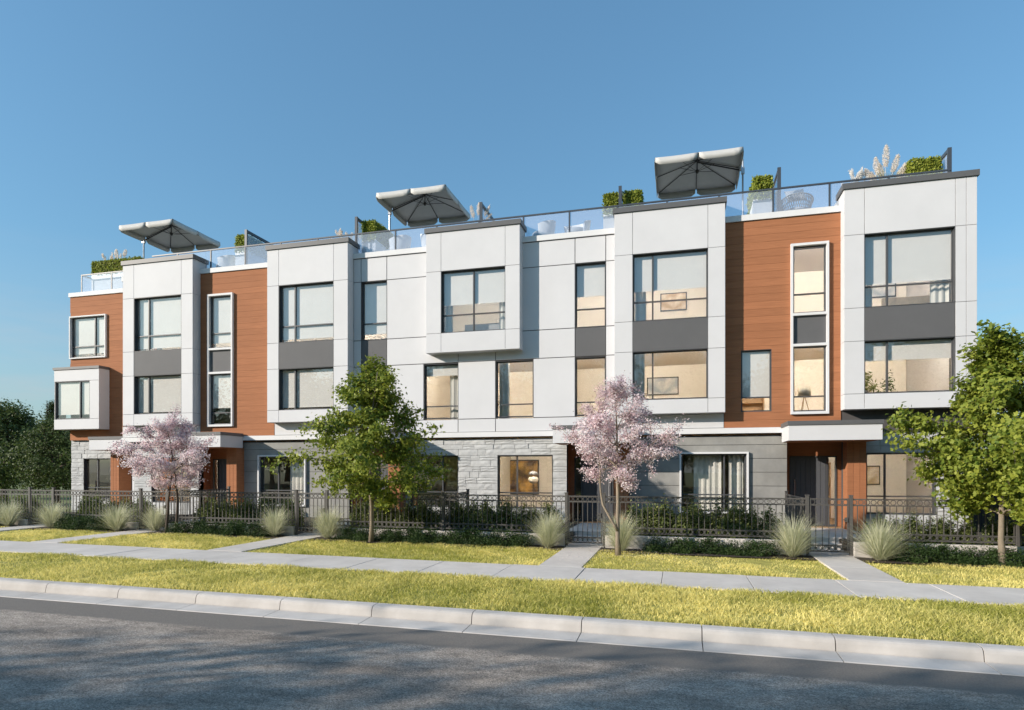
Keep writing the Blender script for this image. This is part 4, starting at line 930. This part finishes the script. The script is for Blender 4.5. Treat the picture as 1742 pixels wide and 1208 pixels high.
# cantilever umbrellas
def umbrella(loc, rz, label):
    """square cantilever parasol: mast at -x, arm, hub, eight ribs with struts, cloth with slit valance"""
    t = Thing('patio_umbrella', (0, 0, 0), label, 'umbrella', 'cantilever umbrellas on the roof terraces'); a = 1.40; ze, za, vh = 2.86, 3.30, .25
    pts = [(-a, -a), (0, -a), (a, -a), (a, 0), (a, a), (0, a), (-a, a), (-a, 0)]; mb = MB(); n = 5
    V = [(0, 0, za)]; rings = []
    for k in range(1, n + 1):
        f = k / n; ids = []
        for i in range(8):
            p, q = pts[i], pts[(i + 1) % 8]
            for j in range(3):
                u = j / 3; x, y = p[0] + (q[0] - p[0]) * u, p[1] + (q[1] - p[1]) * u
                sag = -.035 * math.sin(math.pi * u) * f; ids.append(len(V)); V.append((x * f, y * f, za + (ze - za) * f + sag))
        rings.append(ids)
    F_ = [(0, rings[0][i], rings[0][(i + 1) % 24]) for i in range(24)]
    for k in range(n - 1):
        for i in range(24): F_.append((rings[k][i], rings[k + 1][i], rings[k + 1][(i + 1) % 24], rings[k][(i + 1) % 24]))
    cl = t.part('canopy_cloth', MB().add(V, F_), 'umbrella_cloth', None, True); sm = cl.modifiers.new('thickness', 'SOLIDIFY'); sm.thickness = .008
    for i in range(8):       # valance flaps with rounded lower corners
        p, q = Vector((*pts[i], 0)), Vector((*pts[(i + 1) % 8], 0)); m = 10; V = []; out = Vector(((p + q) / 2)).normalized() * .02
        for j in range(m + 1):
            u = .012 + .976 * j / m; b = p.lerp(q, u) + out * .3; e = min(u, 1 - u) * 1.4; dz = vh * (1 if e > .12 else math.sqrt(max(0, 1 - ((.12 - e) / .12) ** 2)) * .75 + .25)
            top = ze - .035 * math.sin(math.pi * (u * 3 % 1 if False else u)) * .4
            V += [(b.x, b.y, top), (b.x + out.x, b.y + out.y, top - dz)]
        vl = t.part('valance_flap', MB().add(V, [(2 * j, 2 * j + 1, 2 * j + 3, 2 * j + 2) for j in range(m)]), 'umbrella_cloth', None, True); sm = vl.modifiers.new('thickness', 'SOLIDIFY'); sm.thickness = .006
    for i, p in enumerate(pts):
        f = .985; rb = t.part('rib', MB().tube([(0, 0, za - .05), (p[0] * .5 * f, p[1] * .5 * f, (za + ze) / 2 - .045), (p[0] * f, p[1] * f, ze - .03)], .014, 5), 'dark_metal')
        t.part('strut', MB().tube([(p[0] * .03, p[1] * .03, za - .42), (p[0] * .42, p[1] * .42, za + (ze - za) * .42 - .05)], .009, 4), 'dark_metal', rb)
    t.part('hub', MB().lathe([(.03, za - .5), (.055, za - .46), (.055, za - .38), (.02, za - .36), (.02, za - .1), (.05, za - .08), (.05, za - .02), (.01, za)]), 'dark_metal')
    t.part('arm', MB().tube([(-1.50, 0, 2.72), (0, 0, za - .10)], .026, 6), 'dark_metal')
    t.part('mast', MB().tube([(-1.52, 0, .05), (-1.52, 0, 3.10)], .032, 10), 'alu'); t.part('mast_sleeve', MB().box(-1.575, -1.465, -.055, .055, 2.60, 2.82).tube([(-1.52, -.05, 2.7), (-1.52, -.14, 2.7), (-1.52, -.14, 2.6)], .012, 5), 'alu')
    t.part('base', MB().box(-1.95, -1.1, -.42, .42, .0, .07).lathe([(.07, .07), (.06, .16), (.04, .18)], -1.52, 0), 'dark_metal')
    t.root.location = loc; t.root.rotation_euler = (0, 0, rz); return t
umbrella((-21.9, 22.95, 9.66), 0, 'grey white square umbrella at the left end of the roof')
umbrella((-9.72, 22.95, 9.66), 0, 'grey white square umbrella over the middle terrace')
umbrella((.62, 22.95, 9.66), math.pi, 'grey white square umbrella over the right terrace')
# terrace seating
def tub_chair(loc, rz, m, label, s_=1, cat='armchair', name='tub_chair'):
    t = Thing(name, (0, 0, 0), label, cat, 'terrace chairs'); n = 18; r0, r1 = .34, .43; V = []; F_ = []
    for j in range(n + 1):
        a = R(-25) + R(230) * j / n; h = .62 + .18 * math.sin(math.pi * j / n)
        for rr, z in ((r0, .12), (r1, h), (r1 - .07, h - .01), (r0 - .05, .40)): V.append((math.cos(a) * rr, math.sin(a) * rr, z))
    for j in range(n):
        for k in range(3): i = 4 * j + k; F_.append((i, i + 4, i + 5, i + 1))
    t.part('shell', MB().add(V, F_ + [(0, 1, 2, 3), (4 * n + 3, 4 * n + 2, 4 * n + 1, 4 * n)]), m, None, True)
    t.part('seat_cushion', MB().lathe([(.30, .30), (.33, .34), (.33, .43), (.30, .46), (.1, .47)]), 'cushion', None, True)
    for sx in (-.22, .22):
        for sy in (-.2, .2): t.part('leg', MB().tube([(sx, sy, .32), (sx * 1.2, sy * 1.2, 0)], .018, 6), 'dark_metal')
    t.root.location = loc; t.root.rotation_euler = (0, 0, rz); t.root.scale = (s_,) * 3; return t
for (x, y, rz, lb) in ((-4.55, 21.05, 0.3, 'left white tub chair on the terrace right of the middle umbrella'), (-3.35, 21.1, 1.2, 'right white tub chair near the pair of roof hedges'), (-9.95, 21.05, 0, 'white tub chair under the middle umbrella, by the rail post'), (-8.6, 21.05, 2.8, 'white tub chair under the middle umbrella, behind the bay'), (-17.5, 21.1, .4, 'white tub chair behind the glass rail right of the left umbrella')):
    tub_chair((x, y, 9.66), rz - math.pi / 2, 'wicker_white', lb, 1.08)
t = Thing('woven_chair', (3.55, 21.15, 9.66), 'grey woven rope chair behind the glass rail left of the right bay', 'armchair', 'terrace chairs'); ox, oy, oz = t.loc
rim = []; low = []
for j in range(25):
    a = R(200) + R(140 + 80) * j / 24 - R(40); rim.append((ox + .48 * math.cos(a), oy + .42 * math.sin(a), oz + .66 + .16 * math.sin(math.pi * j / 24))); low.append((ox + .38 * math.cos(a), oy + .34 * math.sin(a), oz + .36))
t.part('top_rail', MB().tube(rim, .02, 6), 'wicker'); t.part('seat_rail', MB().tube(low, .02, 6), 'wicker')
for j in range(23):
    t.part('rope', MB().tube([low[j], rim[j + 2]], .011, 4), 'wicker'); t.part('rope', MB().tube([low[j + 2], rim[j]], .011, 4), 'wicker')
t.part('seat', MB().lathe([(.30, oz + .33), (.37, oz + .37), (.36, oz + .43), (.1, oz + .45)], ox, oy), 'cushion', None, True)
for sx in (-.28, .28):
    for sy in (-.24, .24): t.part('leg', MB().tube([(ox + sx, oy + sy, oz + .36), (ox + sx * 1.15, oy + sy * 1.15, oz)], .018, 6), 'dark_metal')
V = []; F_ = []; n = 8
for sgn in (-1, 1):
    for j in range(n + 1):
        for i in range(n + 1):
            u, v_ = i / n * 2 - 1, j / n * 2 - 1; th_ = .085 * max(0, (1 - u ** 4) * (1 - v_ ** 4)) ** .6; V.append((u * .30 * (1 - .08 * (1 - v_ * v_)), sgn * th_, v_ * .22 * (1 - .08 * (1 - u * u))))
for k in (0, 1):
    for j in range(n):
        for i in range(n): b_ = k * (n + 1) ** 2 + j * (n + 1) + i; q = (b_, b_ + 1, b_ + n + 2, b_ + n + 1); F_.append(q if k else q[::-1])
pl = solo('pillow', MB().add(V, F_), 'cushion', (0, 0, 0), 'grey pillow leaning on the woven rope chair', 'pillow', smooth=True); pl.location = (3.5, 21.0, 10.52); pl.rotation_euler = (R(-18), R(-8), R(12))

# ------------------------------------------------------------------ things seen inside the rooms
t = Thing('floor_lamp', (3.75, 21.0, 3.27), 'pale drum shade floor lamp on three legs behind the lower right window', 'lamp'); x, y, z = t.loc
t.part('lamp_shade', MB().lathe([(.20, z + 1.0), (.17, z + 1.32)], x, y), 'lamp_shade', None, True)
for k in range(3): t.part('leg', MB().tube([(x, y, z + 1.05), (x + .28 * math.cos(k * 2.1), y + .28 * math.sin(k * 2.1), z)], .012, 6), 'oak')
t = Thing('framed_picture', (-5.75, 24.5, 1.6), 'dark abstract picture on the wall behind the stone wall window', 'picture'); 
m_ = mat('abstract_art', (.10, .06, .04), .5, .2, 2, second=(.55, .33, .08), mixs=2.2)
t.part('frame', B(-6.75, -5.45, 24.5, 24.56, 1.0, 2.4), 'dark_metal'); t.part('canvas', B(-6.70, -5.50, 24.485, 24.5, 1.05, 2.35), 'abstract_art')
t = Thing('side_lamp', (-5.0, 21.6, .255), 'mushroom lamp on a slim stand behind the stone wall window', 'lamp'); x, y, z = t.loc
t.part('stand', MB().tube([(x, y, z), (x, y, z + 1.3)], .012, 6), 'dark_metal'); t.part('globe', MB().lathe([(.02, z + 1.24), (.15, z + 1.30), (.19, z + 1.42), (.12, z + 1.50)], x, y), 'lamp_shade', None, True); t.part('lamp_shade', MB().lathe([(.19, z + 1.56), (.14, z + 1.66), (.03, z + 1.70)], x, y), 'wicker', None, True)
def potplant(loc, h, seed, label, m='dark_leaf'):
    (v, f, tn), C = mound(seed, .32, .3, h, 420, .13, 'narrow', .5, 16); th = Thing('potted_plant', loc, label, 'plant', 'potted plants indoors').root
    link('foliage', np_mesh('foliage', v, f, m, tn), th, (0, 0, .35)); link('pot', MB().lathe([(.11, 0), (.16, .3), (.15, .36)]).mesh('pot', 'pot', True), th); link('stems', stems_mb(C, 7).mesh('stems', 'bark'), th, (0, 0, .33))
potplant((5.3, 20.75, 4.0), .45, 61, 'dark potted plant at the left of the right bay lower window', 'shrub_leaf'); potplant((-20.45, 20.85, 3.9), .55, 62, 'potted plant in the left bay lower window', 'shrub_leaf')
potplant((6.1, 21.3, 3.6), .9, 63, 'tall dark potted plant in the middle of the right bay lower window')
for x0, lb in ((5.05, 'right bay'), (-20.75, 'left bay')):
    solo('window_table', MB().box(x0, x0 + .6, 20.55, 21.05, 3.92 if x0 > 0 else 3.86, 3.99 if x0 > 0 else 3.89).box(x0 + .05, x0 + .1, 20.6, 20.65, 3.27, 3.9).box(x0 + .5, x0 + .55, 20.6, 20.65, 3.27, 3.9).box(x0 + .05, x0 + .1, 20.95, 21.0, 3.27, 3.9).box(x0 + .5, x0 + .55, 20.95, 21.0, 3.27, 3.9), 'oak', (x0, 20.8, 3.27), 'small wooden table inside the lower window of the ' + lb, 'table')
# fallen petals below the blossom trees
Pt = []
for cx, cy, n in ((-1.37, 14.7, 420), (-15.2, 15.5, 300)):
    q = rng.normal(size=(n, 2)) * (1.0, .75) + (cx, cy); Pt.append(np.stack([q[:, 0], q[:, 1], -.0059 * q[:, 0] + .03 + rng.uniform(0, .02, n)], 1))
Pt = np.vstack(Pt); Pt = Pt[(Pt[:, 1] < 15.9) & (Pt[:, 1] > 11.1)]
v, f, t = leaves(Pt, .022, 'flower', 2.5)
tag(link('fallen_petals', np_mesh('fallen_petals', v, f, 'blossom', t)), 'pale fallen petals scattered under the blossom trees', 'petals', kind='stuff')
# pictures, sofas and shelves in the rooms
m_ = mat('print_cool', (.42, .47, .52), .6, .2, 2, second=(.75, .72, .66), mixs=2.5); m_ = mat('print_warm', (.55, .40, .25), .6, .2, 2, second=(.80, .74, .62), mixs=2.5); mat('upholstery', (.36, .37, .38), .9, .08, 8); mat('upholstery_sand', (.55, .47, .36), .9, .08, 8)
for x, z, w_, h_, m_, lb in ((-8.15, 4.75, .7, .55, 'print_warm', 'behind the left of the two centre lower windows'), (-5.2, 4.7, .55, .75, 'print_cool', 'behind the right of the two centre lower windows'), (-.6, 4.9, 1.1, .6, 'print_cool', 'in the lower room of the bay right of centre'),
                             (5.9, 4.8, .6, .7, 'print_warm', 'in the lower room of the right bay'), (6.9, 8.1, .8, .6, 'print_cool', 'in the upper room of the right bay'), (-.2, 8.1, .9, .6, 'print_warm', 'in the upper room of the bay right of centre'), (-6.3, 8.05, .7, .7, 'print_cool', 'in the upper room of the centre bay'), (6.4, 1.5, .8, .6, 'print_warm', 'behind the ground floor window beside the large maple')):
    t = Thing('framed_picture', (x, 24.5, z), 'framed picture on the wall ' + lb, 'picture'); t.part('frame', B(x - w_ / 2 - .04, x + w_ / 2 + .04, 24.53, 24.59, z - .04, z + h_ + .04), 'dark_metal'); t.part('canvas', B(x - w_ / 2, x + w_ / 2, 24.52, 24.53, z, z + h_), m_)
def sofa(x, y, z, w_, m_, label):
    t = Thing('sofa', (x, y, z), label, 'sofa'); a, b = x - w_ / 2, x + w_ / 2
    t.part('seat', B(a + .16, b - .16, y - .38, y + .3, z + .1, z + .44), m_); t.part('backrest', B(a + .16, b - .16, y - .52, y - .38, z + .1, z + .86), m_)
    for q in (a, b - .16): t.part('armrest', B(q, q + .16, y - .5, y + .3, z + .08, z + .62), m_)
    for q in (a + .08, b - .08):
        for r_ in (-.45, .25): t.part('leg', B(q - .03, q + .03, y + r_ - .03, y + r_ + .03, z, z + .1), 'oak')
sofa(-.3, 21.3, 3.27, 1.9, 'upholstery', 'grey sofa with its back to the lower window of the bay right of centre'); sofa(6.5, 21.3, 6.24, 1.6, 'upholstery_sand', 'sand coloured sofa at the upper window of the right bay'); sofa(-6.6, 21.3, 6.24, 1.7, 'upholstery', 'grey sofa at the window of the centre bay')
def shelf(x, z, label):
    t = Thing('bookshelf', (x, 24.4, z), label, 'bookshelf'); t.part('case', MB().box(x - .6, x - .56, 24.25, 24.58, z, z + 2).box(x + .56, x + .6, 24.25, 24.58, z, z + 2).box(x - .56, x + .56, 24.55, 24.58, z, z + 2), 'oak')
    for k in range(6): t.part('shelf', B(x - .56, x + .56, 24.26, 24.55, z + .02 + k * .38, z + .05 + k * .38), 'oak')
shelf(4.6, .256, 'oak bookshelf in the ground floor room beside the right entry'); shelf(-4.5, 3.271, 'oak bookshelf in the room behind the right centre lower window'); shelf(2.4, 3.271, 'oak bookshelf behind the small window in the right brown wall')

# dark timber fence of the neighbouring plot
t = Thing('timber_fence', (12, 21.5, -.1), 'dark brown timber fence beyond the right corner of the townhouses', 'fence')
mat('dark_timber', (.055, .042, .034), .8, .2, 4, streak=(6, 6, .6))
for x in (8.3, 10.6, 12.9, 15.2): t.part('post', B(x - .05, x + .05, 21.52, 21.62, -.35, 2.0), 'dark_timber')
for z in (.3, 1.1, 1.8): t.part('rail', B(8.2, 15.3, 21.46, 21.52, z - .05, z + .05), 'dark_timber')
for i in range(46): t.part('board', B(8.2 + i * .154, 8.2 + i * .154 + .145, 21.43 + random.uniform(0, .006), 21.46, -.3, 1.95 + random.uniform(-.01, .01)), 'dark_timber')
